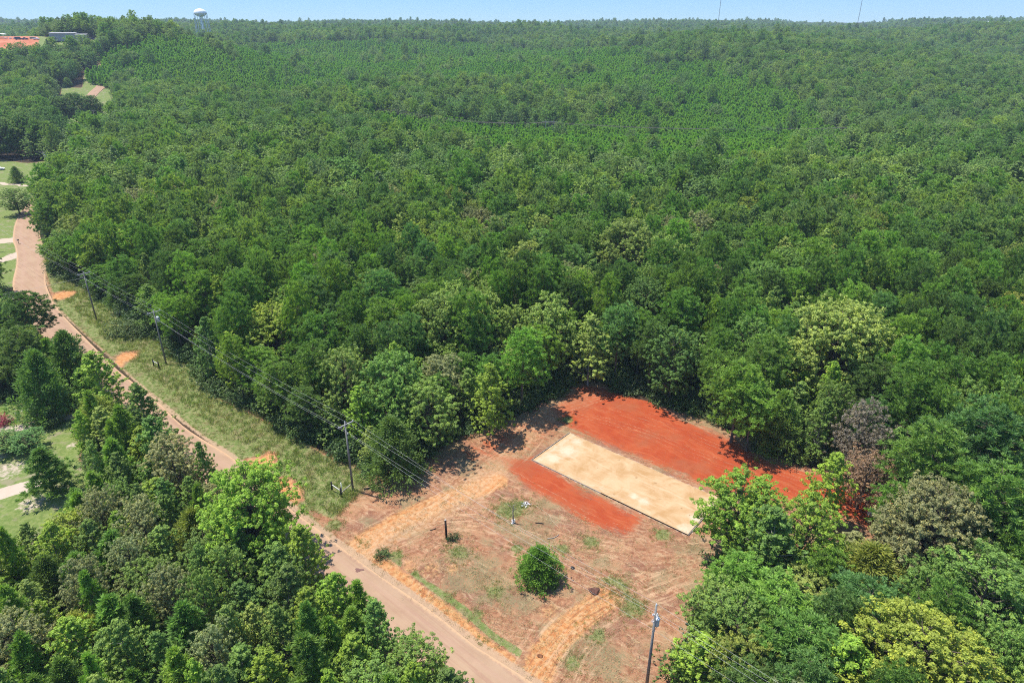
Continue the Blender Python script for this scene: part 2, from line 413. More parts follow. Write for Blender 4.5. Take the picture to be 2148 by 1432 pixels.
for ln, w in ((pw((-60, 905), (40, 897), (100, 880), (175, 868), (230, 850)), 1.0), (pw((-60, 380), (40, 388), (110, 394), (130, 396)), 1.3), (pw((-40, 1045), (20, 1028), (60, 1020)), 1.6),
              (pw((-60, 560), (0, 548), (45, 530)), 2.0), (pw((-20, 640), (20, 625), (60, 640)), 1.6), (pw((140, 282), (170, 283), (215, 276)), 1.4), (pw((-60, 515), (10, 505), (60, 500)), 3.0)):
    sand = np.maximum(sand, 1 - sstep(w * .7, w * 1.3, dline(xs, ys, ln)))
for px, py, r in ((20, 985, 4), (70, 1055, 3.5), (175, 1065, 3), (-20, 960, 4), (150, 935, 1.5)):
    c = G(px, py); sand = np.maximum(sand, (1 - sstep(r * .3, r * 1.4, np.hypot(xs - c[0], ys - c[1]))) * .52)
psd = sdpoly(xs, ys, PAD); sand = np.maximum(sand, (1 - sstep(.05, .9, -psd)) * .50 * (psd < .3)); B[nm, 3] = sand
TR = [pw((905, 1060), (1010, 1000), (1100, 930), (1180, 860), (1260, 835)), pw((880, 1045), (985, 985), (1075, 915), (1160, 850), (1240, 822)), pw((745, 1165), (850, 1105), (980, 1060), (1100, 1045)),
      pw((780, 1175), (880, 1120), (990, 1085), (1060, 1090), (1160, 1150)), pw((1490, 1160), (1400, 1180), (1290, 1160), (1180, 1110), (1100, 1060)), pw((1480, 1185), (1390, 1200), (1280, 1180), (1160, 1120)),
      pw((1110, 1430), (1170, 1340), (1250, 1270), (1380, 1200), (1480, 1150)), pw((1160, 1430), (1215, 1350), (1290, 1285), (1420, 1215)), pw((930, 1010), (1010, 960), (1090, 905), (1150, 870)),
      pw((1200, 865), (1330, 900), (1480, 960), (1620, 1010), (1760, 1060)), pw((1230, 845), (1370, 885), (1520, 945), (1660, 995), (1790, 1040)),
      pw((1060, 990), (1150, 1040), (1240, 1090), (1400, 1140), (1480, 1130)), pw((870, 1250), (900, 1180), (960, 1120), (1040, 1080)), pw((890, 1260), (925, 1190), (985, 1130))]
tr = np.zeros(len(xs))
for q, ln in enumerate(TR):
    d = dline(xs, ys, ln)
    for o_, s_ in ((0, 1), (.9, 1)):
        tr = np.maximum(tr, np.exp(-((d - o_) / .17) ** 2) * (.6 + .4 * vnoise(xs, ys, 2.5, q)))
TRK = np.zeros(len(Xf), np.float32); TRK[nm] = tr
CURV = [pw((735, 1168), (850, 1105), (960, 1045), (1060, 960), (1150, 872), (1250, 826)), pw((800, 1140), (960, 1085), (1120, 1120), (1290, 1180), (1500, 1165)), pw((1110, 1450), (1190, 1330), (1290, 1260), (1490, 1185))]
lane = np.zeros(len(xs)); alng = np.zeros(len(xs)); best = np.full(len(xs), 1e9); off_ = 0
for q, C_ in enumerate(CURV):
    acc = 0
    for i in range(len(C_) - 1):
        x1, y1 = C_[i]; x2, y2 = C_[i + 1]; dx, dy = x2 - x1, y2 - y1; L2 = dx * dx + dy * dy; L1 = math.sqrt(L2)
        tt_ = np.clip(((xs - x1) * dx + (ys - y1) * dy) / L2, 0, 1); ex, ey = xs - x1 - tt_ * dx, ys - y1 - tt_ * dy; d = np.hypot(ex, ey); b_ = d < best
        best = np.where(b_, d, best); lane = np.where(b_, np.sign(dx * ey - dy * ex) * d + q * 40, lane); alng = np.where(b_, acc + tt_ * L1 + q * 100, alng); acc += L1
LANE = np.zeros((len(Xf), 4), np.float32); LANE[nm, 0] = lane; LANE[nm, 1] = alng; LANE[nm, 2] = 1 - sstep(2.0, 7.5, best); LANE[nm, 3] = 1 - sstep(1.0, 3.6, dline(xs, ys, CURV[0]))
idx = np.arange(len(rows) * NC).reshape(len(rows), NC)
F = np.stack([idx[:-1, :-1], idx[:-1, 1:], idx[1:, 1:], idx[1:, :-1]], -1).reshape(-1, 4)

t = NT('earth_and_grass')
P = t.geo()
n1 = t.noise(P, .35, 6, .6); n2 = t.noise(P, 1.7, 5, .65); n3 = t.noise(P, 7.0, 4, .7); n4 = t.noise(t.map(P, (1, 1, 1)), .11, 4)
PADROT = math.atan2(-16.7, 19.7)
wv = t.n.new('ShaderNodeVectorMath'); wv.operation = 'MULTIPLY_ADD'; t.l.new(t.noise(P, .25, 2, .5, out=1), wv.inputs[0]); wv.inputs[1].default_value = (3, 3, 0); t.l.new(P, wv.inputs[2]); PW = wv.outputs[0]
st = t.noise(t.map(t.map(PW, (1, 1, 1), (0, 0, -PADROT)), (.16, 1.9, 1)), 1.0, 5, .6)        # streaks along the pad
st2 = t.noise(t.map(t.map(PW, (1, 1, 1), (0, 0, R(28))), (.30, 1.6, 1)), 1.0, 7, .72, .8)
Ac = t.n.new("ShaderNodeAttribute"); Ac.attribute_name = "A"; Bc = t.n.new("ShaderNodeAttribute"); Bc.attribute_name = "B"
sa = t.n.new("ShaderNodeSeparateColor"); t.l.new(Ac.outputs["Color"], sa.inputs[0]); sb = t.n.new("ShaderNodeSeparateColor"); t.l.new(Bc.outputs["Color"], sb.inputs[0])
a_red, a_or, a_gr, a_fl = sa.outputs[0], sa.outputs[1], sa.outputs[2], Ac.outputs["Alpha"]
b_lw, b_sh, b_rf, b_sd = sb.outputs[0], sb.outputs[1], sb.outputs[2], Bc.outputs["Alpha"]
def edge(mask, nz, amp=1.0, lo=.42, hi=.60): return t.ramp(t.math('ADD', mask, t.math('MULTIPLY', t.math('SUBTRACT', nz, .5), amp)), lo, hi)
col = t.mix(t.ramp(n2, .36, .64), (.27, .115, .060), (.46, .235, .125))
col = t.mix(t.ramp(n1, .45, .62), col, (.45, .245, .13))
col = t.mix(t.math('MULTIPLY', t.ramp(t.noise(P, .16, 4, .6), .50, .62), .7), col, (.255, .125, .080))
col = t.mix(t.math('MULTIPLY', t.ramp(st2, .50, .66), .65), col, (.60, .42, .25))
col = t.mix(t.math('MULTIPLY', t.ramp(n3, .55, .68), .55), col, (.60, .46, .29))
col = t.mix(t.math('MULTIPLY', t.ramp(t.noise(P, 4.1, 4, .7), .60, .68), .7), col, (.15, .085, .055))
col = t.mix(t.math('MULTIPLY', t.ramp(t.math('ADD', n4, t.math('MULTIPLY', t.math('SUBTRACT', n1, .5), .6)), .47, .62), t.math('MULTIPLY', t.ramp(n3, .36, .56), .8)), col, (.235, .225, .115))
og_c = t.mix(t.ramp(n2, .30, .70), (.55, .20, .055), (.66, .40, .18))
col = t.mix(t.math('MULTIPLY', edge(a_or, t.math('ADD', t.math('MULTIPLY', n2, .6), t.math('MULTIPLY', st2, .4)), 1.9, .36, .92), .9), col, og_c)
red_c = t.mix(t.ramp(t.math('ADD', t.math('MULTIPLY', st, .55), t.math('MULTIPLY', n1, .45)), .36, .62), (.40, .062, .020), (.46, .105, .038))
red_c = t.mix(t.math('MULTIPLY', t.ramp(st, .55, .80), .40), red_c, (.58, .24, .11))
red_c = t.mix(t.math('MULTIPLY', t.ramp(n3, .60, .75), .4), red_c, (.28, .065, .03)); red_c = t.mix(t.math('MULTIPLY', t.ramp(n4, .50, .64), .55), red_c, (.36, .12, .055))
col = t.mix(edge(a_red, t.math('ADD', t.math('MULTIPLY', st, .55), t.math('ADD', t.math('MULTIPLY', n1, .25), t.math('MULTIPLY', n2, .20))), 2.6, .30, .85), col, red_c)
trk = t.attr("track")
col = t.mix(t.math('MULTIPLY', t.ramp(trk, .35, .9), .45), col, t.mix(t.ramp(n2, .45, .55), (.26, .105, .052), (.62, .42, .25)))
g_c = t.mix(t.ramp(n2, .4, .62), (.17, .235, .06), (.31, .30, .13)); g_c = t.mix(t.math('MULTIPLY', t.ramp(n3, .5, .66), .6), g_c, (.07, .11, .03))
g_c = t.mix(t.math('MULTIPLY', t.ramp(n1, .52, .64), .6), g_c, (.24, .18, .10))
Lc = t.n.new("ShaderNodeAttribute"); Lc.attribute_name = "L"; sl = t.n.new("ShaderNodeSeparateColor"); t.l.new(Lc.outputs["Color"], sl.inputs[0])
cx_ = t.n.new("ShaderNodeCombineXYZ"); t.l.new(sl.outputs[0], cx_.inputs[0]); t.l.new(t.math('MULTIPLY', sl.outputs[1], .07), cx_.inputs[1])
lst = t.noise(cx_.outputs[0], 1.5, 6, .68)
lc_ = t.mix(t.ramp(lst, .36, .66), (.25, .10, .052), (.66, .44, .26))
lw_ = t.math('MULTIPLY', t.ramp(t.math('ABSOLUTE', t.math('SUBTRACT', lst, .5)), .02, .13), sl.outputs[2])
notred = t.math('SUBTRACT', 1.0, t.math('MULTIPLY', a_red, .8))
col = t.mix(t.math('MULTIPLY', t.math('MULTIPLY', lw_, .62), notred), col, lc_)
wide = t.math('MULTIPLY', t.ramp(t.math('ADD', Lc.outputs["Alpha"], t.math('MULTIPLY', t.math('SUBTRACT', lst, .5), 1.6)), .3, 1.0), .6)
col = t.mix(t.math('MULTIPLY', wide, notred), col, t.mix(t.ramp(n2, .35, .65), (.56, .30, .13), (.62, .42, .25)))
col = t.mix(edge(a_gr, t.math('ADD', t.math('MULTIPLY', n3, .5), t.math('MULTIPLY', n2, .5)), 1.5), col, g_c)
l_c = t.mix(t.ramp(n2, .4, .62), (.16, .23, .055), (.24, .29, .09)); l_c = t.mix(t.math('MULTIPLY', t.ramp(n1, .53, .64), .8), l_c, (.33, .29, .18))
col = t.mix(edge(b_lw, n2, .7), col, l_c)
col = t.mix(t.math('MULTIPLY', edge(b_sh, n2, .8, .35, .65), .85), col, t.mix(n3, (.38, .25, .155), (.62, .45, .29)))
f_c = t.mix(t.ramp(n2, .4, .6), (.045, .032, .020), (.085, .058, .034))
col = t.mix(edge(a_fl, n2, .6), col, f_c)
col = t.mix(edge(b_rf, n2, .3), col, t.mix(t.ramp(t.noise(P, .12, 4), .4, .6), (.50, .17, .085), (.60, .24, .13)))
col = t.mix(edge(b_sd, n2, .6), col, t.mix(n3, (.52, .41, .30), (.66, .56, .45)))
hgt_ = t.math('ADD', t.math('MULTIPLY', n3, .5), t.math('MULTIPLY', t.noise(P, 18, 3, .7), .35))
hgt_ = t.math('ADD', hgt_, t.math('MULTIPLY', trk, -.5))
t.bump(hgt_, .75, .14)
col = t.mix(1.0, col, (.66, .64, .64), 'MULTIPLY')
M['earth'] = t.done(col, .95, .1)
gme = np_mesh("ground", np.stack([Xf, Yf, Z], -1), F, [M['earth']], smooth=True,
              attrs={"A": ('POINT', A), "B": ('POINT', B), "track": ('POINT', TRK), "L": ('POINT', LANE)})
tag(link_mesh("ground", gme), kind="structure")

# ------------------------------------------------------------------ road
t = NT('sandy_chip_seal'); P = t.geo()
n1 = t.noise(P, .25, 5, .6); n2 = t.noise(P, 2.2, 5, .6); n3 = t.noise(P, 22, 3, .7)
along = t.attr("across")            # 0 at the centre, 1 at the edge
rs = t.noise(t.map(t.map(P, (1, 1, 1), (0, 0, R(-138))), (.08, 2.2, 1)), 1.0, 5, .6)
col = t.mix(t.ramp(n1, .35, .65), (.345, .240, .172), (.39, .280, .205))
col = t.mix(t.math('MULTIPLY', t.ramp(rs, .45, .65), .5), col, (.30, .175, .14))
col = t.mix(t.math('MULTIPLY', t.ramp(n2, .50, .7), .35), col, (.43, .29, .205))
col = t.mix(t.math('MULTIPLY', t.ramp(n3, .5, .7), .25), col, (.22, .14, .11))
wheel = t.math('MULTIPLY', t.ramp(t.math('ABSOLUTE', t.math('SUBTRACT', along, .45)), .22, .0), .35)
col = t.mix(wheel, col, (.40, .27, .215))
col = t.mix(t.math('MULTIPLY', t.ramp(t.math('ADD', along, t.math('MULTIPLY', t.math('SUBTRACT', n2, .5), .30)), .84, 1.0), .9), col, (.50, .34, .22))
t.bump(n3, .3, .02); col = t.mix(1.0, col, (.80, .745, .655), 'MULTIPLY'); M['road'] = t.done(col, .92, .15)
rv, rf, ra = [], [], []; NW = 13
for i, p in enumerate(ROAD):
    a = np.array(ROAD[max(i - 1, 0)]); b = np.array(ROAD[min(i + 1, len(ROAD) - 1)]); tt = (b - a) / np.hypot(*(b - a)); nn = np.array((-tt[1], tt[0]))
    for k in range(NW):
        s_ = (k / (NW - 1) * 2 - 1); wob = .12 * math.sin(i * .7 + k) if k in (0, NW - 1) else 0
        q = np.array(p) + nn * (s_ * road_hw(p[1]) + wob)
        rv.append((q[0], q[1], float(terrain(q[0], q[1])) + .035 + .05 * (1 - s_ * s_) + (0 if q[1] < 300 else .25))); ra.append(abs(s_))
for i in range(len(ROAD) - 1):
    for k in range(NW - 1): b = i * NW + k; rf.append((b, b + NW, b + NW + 1, b + 1))
rme = np_mesh("road", rv, np.array(rf)[:, ::-1], [M['road']], smooth=True, attrs={"across": ('POINT', np.array(ra))})
tag(link_mesh("road", rme), kind="structure")

# small damp stain on the road is a thin sheet following a hollow
c = G(753, 1196); mb = MB(); pts = []
for k in range(14):
    an = 2 * math.pi * k / 14; r = .42 * (1 + .35 * math.sin(3 * an + 1)); pts.append((c[0] + r * math.cos(an) * 1.2, c[1] + r * math.sin(an) * .7, .094))
mb.add(pts, [tuple(range(14))]); o = mb.build("road_stain", simple('damp_dark_stain', (.13, .06, .045), .6)); tag(o, kind="structure")

# ------------------------------------------------------------------ building pad
def pad_uv(u, v, z):   # u along the long side, v across
    o = np.array(PAD[1]); a = np.array(PAD[2]) - o; b = np.array(PAD[0]) - o; q = o + a * u + b * v; return (q[0], q[1], z)
pad = empty("building_pad", (*PAD[1], 0)); tag(pad, "long rectangular pad of pale tan compacted sand amid the red clay", "building pad")
pad.location = (0, 0, 0)
NU, NV = 100, 40; vs = []
for i in range(NU + 1):
    for j in range(NV + 1):
        u, v = i / NU, j / NV
        z = .15 + .05 * (float(fbm(u * 26, v * 10, 3, 2)) - .5) - .05 * float(sstep(.0, .02, .02 - min(u, 1 - u, v * .4, (1 - v) * .4)))
        x_, y_, z_ = pad_uv(.004 + u * .992, .01 + v * .98, z); vs.append((x_, y_, z_))
fs = [(i * (NV + 1) + j, (i + 1) * (NV + 1) + j, (i + 1) * (NV + 1) + j + 1, i * (NV + 1) + j + 1) for i in range(NU) for j in range(NV)]
t = NT('compacted_tan_sand'); P = t.geo()
n1 = t.noise(P, .28, 5, .6, .6); n2 = t.noise(P, 1.6, 6, .65, .4); n3 = t.noise(P, 9, 4, .7); n5 = t.noise(t.map(P, (1, 1, 1)), .38, 6, .68, .5)
stp = t.noise(t.map(t.map(P, (1, 1, 1), (0, 0, -PADROT)), (.15, 1.8, 1)), 1.0, 6, .65)
col = t.mix(t.ramp(n1, .35, .62), (.66, .47, .285), (.74, .57, .385))
col = t.mix(t.math('MULTIPLY', t.ramp(n5, .36, .72), .9), col, (.54, .34, .165))
col = t.mix(t.math('MULTIPLY', t.ramp(stp, .5, .7), .5), col, (.80, .66, .49))
col = t.mix(t.math('MULTIPLY', t.ramp(n2, .62, .72), .45), col, (.48, .32, .17))
pale = t.attr("pale"); col = t.mix(t.math('MULTIPLY', t.ramp(t.math('ADD', pale, t.math('MULTIPLY', t.math('SUBTRACT', n2, .5), 1.3)), .2, 1.15), .75), col, (.86, .78, .68))
spot = t.attr("spot"); col = t.mix(t.ramp(t.math('ADD', spot, t.math('MULTIPLY', t.math('SUBTRACT', n3, .5), 1.2)), .5, .8), col, (.30, .18, .09))
t.bump(n3, .4, .05); col = t.mix(1.0, col, (.56, .50, .42), 'MULTIPLY'); M['pad'] = t.done(col, .95, .1)
va = np.array(vs); pale = np.zeros(len(va)); spot = np.zeros(len(va))
for px, py, r in ((1190, 945, 2.2), (1160, 960, 1.5), (1330, 1040, .9), (1440, 1110, 1.6), (1210, 925, 1.2), (1460, 1085, 1.4), (1350, 1050, 1.0), (1150, 935, 1.1)):
    c = G(px, py, .2); pale = np.maximum(pale, np.exp(-(np.hypot(va[:, 0] - c[0], va[:, 1] - c[1]) / r) ** 2))
uu = np.repeat(np.linspace(0, 1, NU + 1), NV + 1); vv_ = np.tile(np.linspace(0, 1, NV + 1), NU + 1)
pale = np.maximum(pale, np.exp(-((1 - uu) / .03) ** 2) * .8); pale = np.maximum(pale, np.exp(-((uu - .03) / .03) ** 2) * .7); pale = np.maximum(pale, np.exp(-((vv_ - .05) / .06) ** 2) * .45)
for px, py, r in ((1298, 964, .35), (1288, 1036, .35), (1335, 1001, .4), (1252, 965, .35), (1255, 980, .3), (1375, 1012, .45), (1385, 1045, .35), (1448, 1080, .4), (1430, 1065, .35), (1290, 1000, .25), (1360, 1080, .2)):
    c = G(px, py, .2); spot = np.maximum(spot, np.exp(-(np.hypot(va[:, 0] - c[0], (va[:, 1] - c[1]) * 1.4) / r) ** 2) * .8)
me = np_mesh("sand_fill", va, fs, [M['pad']], smooth=True, attrs={"pale": ('POINT', pale), "spot": ('POINT', spot)}); link_mesh("sand_fill", me, pad)
def board(u0, v0, u1, v1, hgt, name="form_board", mat='grey_wood'):
    a = Vector(pad_uv(u0, v0, 0)); b = Vector(pad_uv(u1, v1, 0)); d = b - a; L = d.length
    mb = MB(); mb.box(((a + b) / 2 + Vector((0, 0, hgt / 2 - .03))), (L, .06, hgt + .06), math.atan2(d.y, d.x), .006)
    for k in range(int(L / 1.8)):
        q = a + d * ((k + .5) / int(L / 1.8)); n_ = Vector((d.y, -d.x, 0)).normalized() * .06
        mb.box(q + n_ + Vector((0, 0, hgt / 2)), (.07, .05, hgt + .05), math.atan2(d.y, d.x))
    mb.build(name, M[mat], pad)
board(0, 0, .48, 0, .15, mat='grey_wood'); board(.482, 0, 1, 0, .17, mat='dark_wood'); board(1.0015, -.003, 1.0015, 1.0, .18); board(-.0015, .003, -.0015, .997, .15)
for k, (u0, u1) in enumerate(((.0, .5), (.5, 1.0))):
    a = Vector(pad_uv(u0 + .003, -.012, .255)); b = Vector(pad_uv(u1 - .003, -.010, .26))
# ------------------------------------------------------------------ trees: prototypes
rng = np.random.default_rng(7)
def unit(v): return v / (np.linalg.norm(v, axis=-1, keepdims=True) + 1e-9)

def leaves(C, N, length, width, r, up=.0, curl=0.0):
    """diamond leaves at C with direction N (leaf axis)"""
    n = len(C); rnd = unit(r.normal(size=(n, 3)))
    side = unit(np.cross(N, rnd)); L = length * r.uniform(.65, 1.3, (n, 1)); W = width * r.uniform(.7, 1.3, (n, 1))
    nrm = np.cross(side, N); mid = C + N * L * .45 + nrm * L * curl
    v = np.stack([C, mid + side * W * .5, C + N * L, mid - side * W * .5], 1).reshape(-1, 3)
    return v, np.arange(n * 4).reshape(n, 4)

def flat_leaves(C, axis, length, width, r, upbias=1.2):
    """leaf blades whose faces look mostly up / outwards"""
    n = len(C); nn = unit(np.array((0, 0, upbias * .5)) + r.normal(size=(n, 3)) * .38 + axis)
    tg = r.normal(size=(n, 3)) + np.array((0, 0, -.6)); ax = unit(tg - nn * np.sum(tg * nn, 1, keepdims=True))
    side = np.cross(nn, ax); L = length * r.uniform(.65, 1.3, (n, 1)); W = width * r.uniform(.7, 1.3, (n, 1))
    C = C - ax * L * .5; mid = C + ax * L * .5
    v = np.stack([C, mid + side * W * .5 - nn * W * .12, C + ax * L - nn * L * .15, mid - side * W * .5 - nn * W * .12], 1).reshape(-1, 3)
    return v, np.arange(n * 4).reshape(n, 4)

KINDS = {
 # H,R nominal; base = crown base fraction; prof(t) radius factor, t 0 bottom..1 top
 'oak':   dict(H=14, R=4.6, base=.22, prof=lambda t: np.sqrt(np.clip(1 - ((t - .42) / .60) ** 2, 0.02, 1)), nb=80, asc=.55, spray=26, sp_r=.36, leaf=(.25, .17), n_sp=11, droop=.25, mode='flat', lump=.22),
 'big':   dict(H=16, R=7.0, base=.20, prof=lambda t: np.sqrt(np.clip(1 - ((t - .40) / .62) ** 2, 0.02, 1)), nb=150, asc=.5, spray=26, sp_r=.40, leaf=(.27, .18), n_sp=17, droop=.25, mode='flat', lump=.20),
 'gum':   dict(H=14, R=3.6, base=.15, prof=lambda t: np.clip((1 - t) ** .62, .03, 1) * np.clip(.62 + t * 1.6, 0, 1) * 1.05, nb=62, asc=.35, spray=24, sp_r=.33, leaf=(.25, .19), n_sp=11, droop=.15, mode='flat', lump=.28),
 'pine':  dict(H=16, R=3.1, base=.42, prof=lambda t: np.sqrt(np.clip(1 - ((t - .34) / .69) ** 2, 0.03, 1)), nb=66, asc=.45, spray=32, sp_r=.22, leaf=(.44, .095), n_sp=9, droop=-.35, mode='needle', lump=.28),
 'young': dict(H=9, R=1.9, base=.12, prof=lambda t: np.clip((1 - t) ** .8, .04, 1) * np.clip(.7 + t * 2, 0, 1), nb=46, asc=.55, spray=28, sp_r=.20, leaf=(.40, .085), n_sp=8, droop=-.35, mode='needle', lump=.25),
 'cedar': dict(H=8, R=2.8, base=.02, prof=lambda t: np.clip((1 - t) ** .60, .04, 1) * np.clip(.80 + t * 2, 0, 1), nb=95, asc=.35, spray=15, sp_r=.30, leaf=(.34, .10), n_sp=11, droop=-.05, mode='blade', lump=.14),
 'bush':  dict(H=2.4, R=1.6, base=.02, prof=lambda t: np.sqrt(np.clip(1 - ((t - .3) / .72) ** 2, 0.03, 1)), nb=24, asc=.5, spray=9, sp_r=.36, leaf=(.24, .15), n_sp=6, droop=.1, mode='flat', lump=.25),
}

def grow(kind, seed, lod=1.0):
    K = KINDS[kind]; r = np.random.default_rng(seed); H, Rr = K['H'], K['R']; zb = K['base'] * H; hc = H - zb
    nb = max(10, int(K['nb'] * (lod ** .5))); branches = []; tw = []
    ph = r.uniform(0, 6.28, 4)
    lean = r.normal(size=2) * .025 * H
    def axis_pt(z): f = z / H; return np.array((lean[0] * f * f, lean[1] * f * f, z))
    Cs, Ds = [], []
    lumps = [(r.uniform(.0, 1), r.uniform(0, 6.28), r.uniform(.35, .6)) for _ in range(9)]
    for b in range(nb):
        t_ = (b + r.uniform(.0, 1)) / nb; t_ = t_ ** .85
        az = b * 2.39996 + r.normal() * .35
        lum = 1 + K['lump'] * (math.sin(az * 2 + ph[0] + t_ * 3) * .6 + math.sin(az * 3 + ph[1] - t_ * 5) * .5) + r.normal() * K['lump'] * .45
        rad = Rr * float(K['prof'](np.array(t_))) * max(.35, lum)
        zt = zb + hc * t_                                            # height of the branch tip
        z0 = max(zb * .8, zt - K['asc'] * rad * 1.3)
        p0 = axis_pt(z0); p1 = axis_pt(zt) + np.array((math.cos(az) * rad, math.sin(az) * rad, 0))
        p1[2] = min(p1[2], H * 1.0)
        midp = (p0 + p1) / 2; midp[2] += -K['droop'] * rad * -.25
        branches.append((p0, midp, p1, rad))
        ns = max(3, int(K['n_sp'] * (.55 + .65 * rad / Rr) * lod ** .25))
        f = r.uniform(0, 1, ns) ** .62; f = .30 + .74 * f
        w = (1 - f)[:, None]
        base = (p0 * w * w + 2 * midp * w * (1 - w) + p1 * (1 - w) ** 2)
        spread = (.24 + .22 * f)[:, None] * min(rad, 2.6) + .15
        off = r.normal(size=(ns, 3)) * spread * .5; off[:, 2] *= .55
        C = base + off; Cs.append(C)
        out = unit(np.array((math.cos(az), math.sin(az), .15)) + r.normal(size=(ns, 3)) * .4); Ds.append(out)
    C = np.concatenate(Cs); D = np.concatenate(Ds); nsp = len(C)
    k = max(4, int(K['spray'] * (.45 + .55 * lod)))
    CC = np.repeat(C, k, 0); DD = np.repeat(D, k, 0); n = len(CC); sc = 1.0 if lod >= 1 else (1 / lod) ** .36
    rd = unit(r.normal(size=(n, 3)))
    if K['mode'] == 'needle':
        ax = unit(rd + np.array((0, 0, .75)) + DD * .45)
        v, f = leaves(CC + rd * K['sp_r'] * .35 * r.uniform(0, 1, (n, 1)), ax, K['leaf'][0] * sc, K['leaf'][1] * sc * (1.0 if lod >= 1 else 1.35), r)
    elif K['mode'] == 'blade':
        ax = unit(rd * .8 + np.array((0, 0, .35)) + DD * .8)
        v, f = leaves(CC + rd * K['sp_r'] * r.uniform(.2, 1, (n, 1)), ax, K['leaf'][0] * sc, K['leaf'][1] * sc, r)
    else:
        rd = unit(rd + np.array((0, 0, .35)) + DD * .3)
        v, f = flat_leaves(CC + rd * K['sp_r'] * r.uniform(.55, 1, (n, 1)) * np.array((1, 1, .75)), rd, K['leaf'][0] * sc, K['leaf'][1] * sc, r)
    tint = np.repeat(r.uniform(0, 1, nsp), k) * .55 + r.uniform(0, 1, n) * .45
    return v, f, tint, branches, axis_pt, H, zb

def trunk_mb(branches, axis_pt, H, kind, thick, every=1):
    mb = MB(); top = .93; P = [axis_pt(H * top * i / 8) for i in range(9)]
    mb.tube(P, [thick * (1.25 if i == 0 else 1) * (1 - i / 8 * .9) for i in range(9)], 7)
    for i, (p0, m, p1, rad) in enumerate(branches):
        if i % every: continue
        rr = thick * .30 * (rad / 4 + .35) * (1 - .5 * p0[2] / H)
        mb.tube([p0, m, p0 * .08 + p1 * .92], [rr, rr * .65, rr * .2], 4, False)
    return mb

PROTO = {}
def make_proto(key, kind, seed, thick, bark='bark', keep=1.0):
    v, f, tint, br, ap, H, zb = grow(kind, seed)
    if keep < 1:
        r = np.random.default_rng(seed + 1); s_ = r.uniform(size=len(f)) < keep
        v = v.reshape(-1, 4, 3)[s_].reshape(-1, 3); tint = tint[s_]; f = np.arange(len(v)).reshape(-1, 4)
    cm = np_mesh(key + "_crown", v, f, [M['leaf']], attrs={"tint": ('FACE', tint)})
    tm = trunk_mb(br, ap, H, kind, thick).mesh(key + "_trunk", M[bark])
    PROTO[key] = (cm, tm, H, KINDS[kind]['R'])
NV_ = {'oak': 5, 'big': 3, 'gum': 5, 'pine': 6, 'young': 4, 'cedar': 4, 'bush': 3}
for kd, n_ in NV_.items():
    for i in range(n_):
        make_proto(f"{kd}{i}", kd, 100 * (list(NV_).index(kd) + 1) + i, {'oak': .24, 'big': .34, 'gum': .17, 'pine': .19, 'young': .10, 'cedar': .13, 'bush': .04}[kd], 'bark' if kd != 'gum' else 'bark_pale')
make_proto('dead0', 'oak', 991, .22, 'bark', .62); make_proto('dead1', 'oak', 992, .22, 'bark', .5)

# ------------------------------------------------------------------ tree placement
TONES = {
 'mid': (.056, .110, .029), 'dark': (.043, .086, .025), 'bright': (.080, .142, .023), 'yellow': (.084, .130, .026), 'light': (.084, .135, .040),
 'grey': (.085, .112, .062), 'bluish': (.044, .098, .036), 'olive': (.078, .110, .026), 'pine': (.047, .103, .026), 'pine_bright': (.062, .128, .027), 'pine_dark': (.036, .075, .024),
 'dead': (.066, .066, .066), 'dead_brown': (.080, .064, .050), 'cedar': (.036, .090, .014),
}
WORD = {'mid': 'mid green', 'dark': 'dark green', 'bright': 'bright green', 'yellow': 'yellow-green', 'light': 'pale green', 'grey': 'greyish green', 'bluish': 'blue-green',
        'olive': 'olive green', 'pine': 'deep green', 'pine_bright': 'fresh green', 'pine_dark': 'blackish green', 'dead': 'dead grey-brown', 'dead_brown': 'dead rusty brown', 'cedar': 'glossy green'}
NAME = {'oak': ('oak_tree', 'oak tree', 'round oak'), 'gum': ('sweetgum_tree', 'sweetgum tree', 'pointed sweetgum'), 'pine': ('pine_tree', 'pine tree', 'tall pine'),
        'young': ('young_pine_tree', 'young pine', 'young pine'), 'cedar': ('cedar_tree', 'cedar tree', 'dense conical cedar')}
rnd = random.Random(11)
LEAF_R, LEAF_G, LEAF_B = 2.95, 2.42, 1.85
PLACED = []          # x, y, radius, kind
RECS = []
def put_tree(kind, x, y, h, rad, tone, label=None, var=None, name=None, cat=None):
    real = kind
    if kind == 'oak' and rad > 5.0: real = 'big'; var = None if var is None else var % 3
    kind0, kind = kind, real; n_ = NV_.get(kind, 1); key = kind if kind in PROTO else f"{kind}{rnd.randrange(n_) if var is None else var}"
    cm, tm, H0, R0 = PROTO[key]
    kind = kind0; nm, ct, _ = NAME.get(kind, (name, cat, ''))
    z = float(terrain(x, y)) if y > 200 else 0.0
    e = empty(name or nm, (x, y, z - .08), rnd.uniform(0, 6.28)); e.scale = (rad / R0, rad / R0 * rnd.uniform(.92, 1.08), h / H0)
    tn = TONES[tone]; j = rnd.uniform(.86, 1.16); jj = rnd.uniform(.9, 1.1)
    c = link_mesh("crown", cm, e); c.color = (tn[0] * j * jj * LEAF_R, tn[1] * j * LEAF_G, tn[2] * j * LEAF_B, 1)
    tk = link_mesh("trunk", tm, e)
    e["category"] = cat or ct
    if label: e["label"] = label
    PLACED.append((x, y, rad)); RECS.append(dict(o=e, kind=kind, tone=tone, x=x, y=y, h=h, r=rad, label=label))
    return e

def hero(px, py, h, rad, kind, tone, label=None, var=None, name=None, cat=None, zf=1.0):
    """px, py: where the top of the crown shows"""
    p = G(px, py, h * zf); return put_tree(kind, p[0], p[1], h, rad, tone, label, var, name, cat)

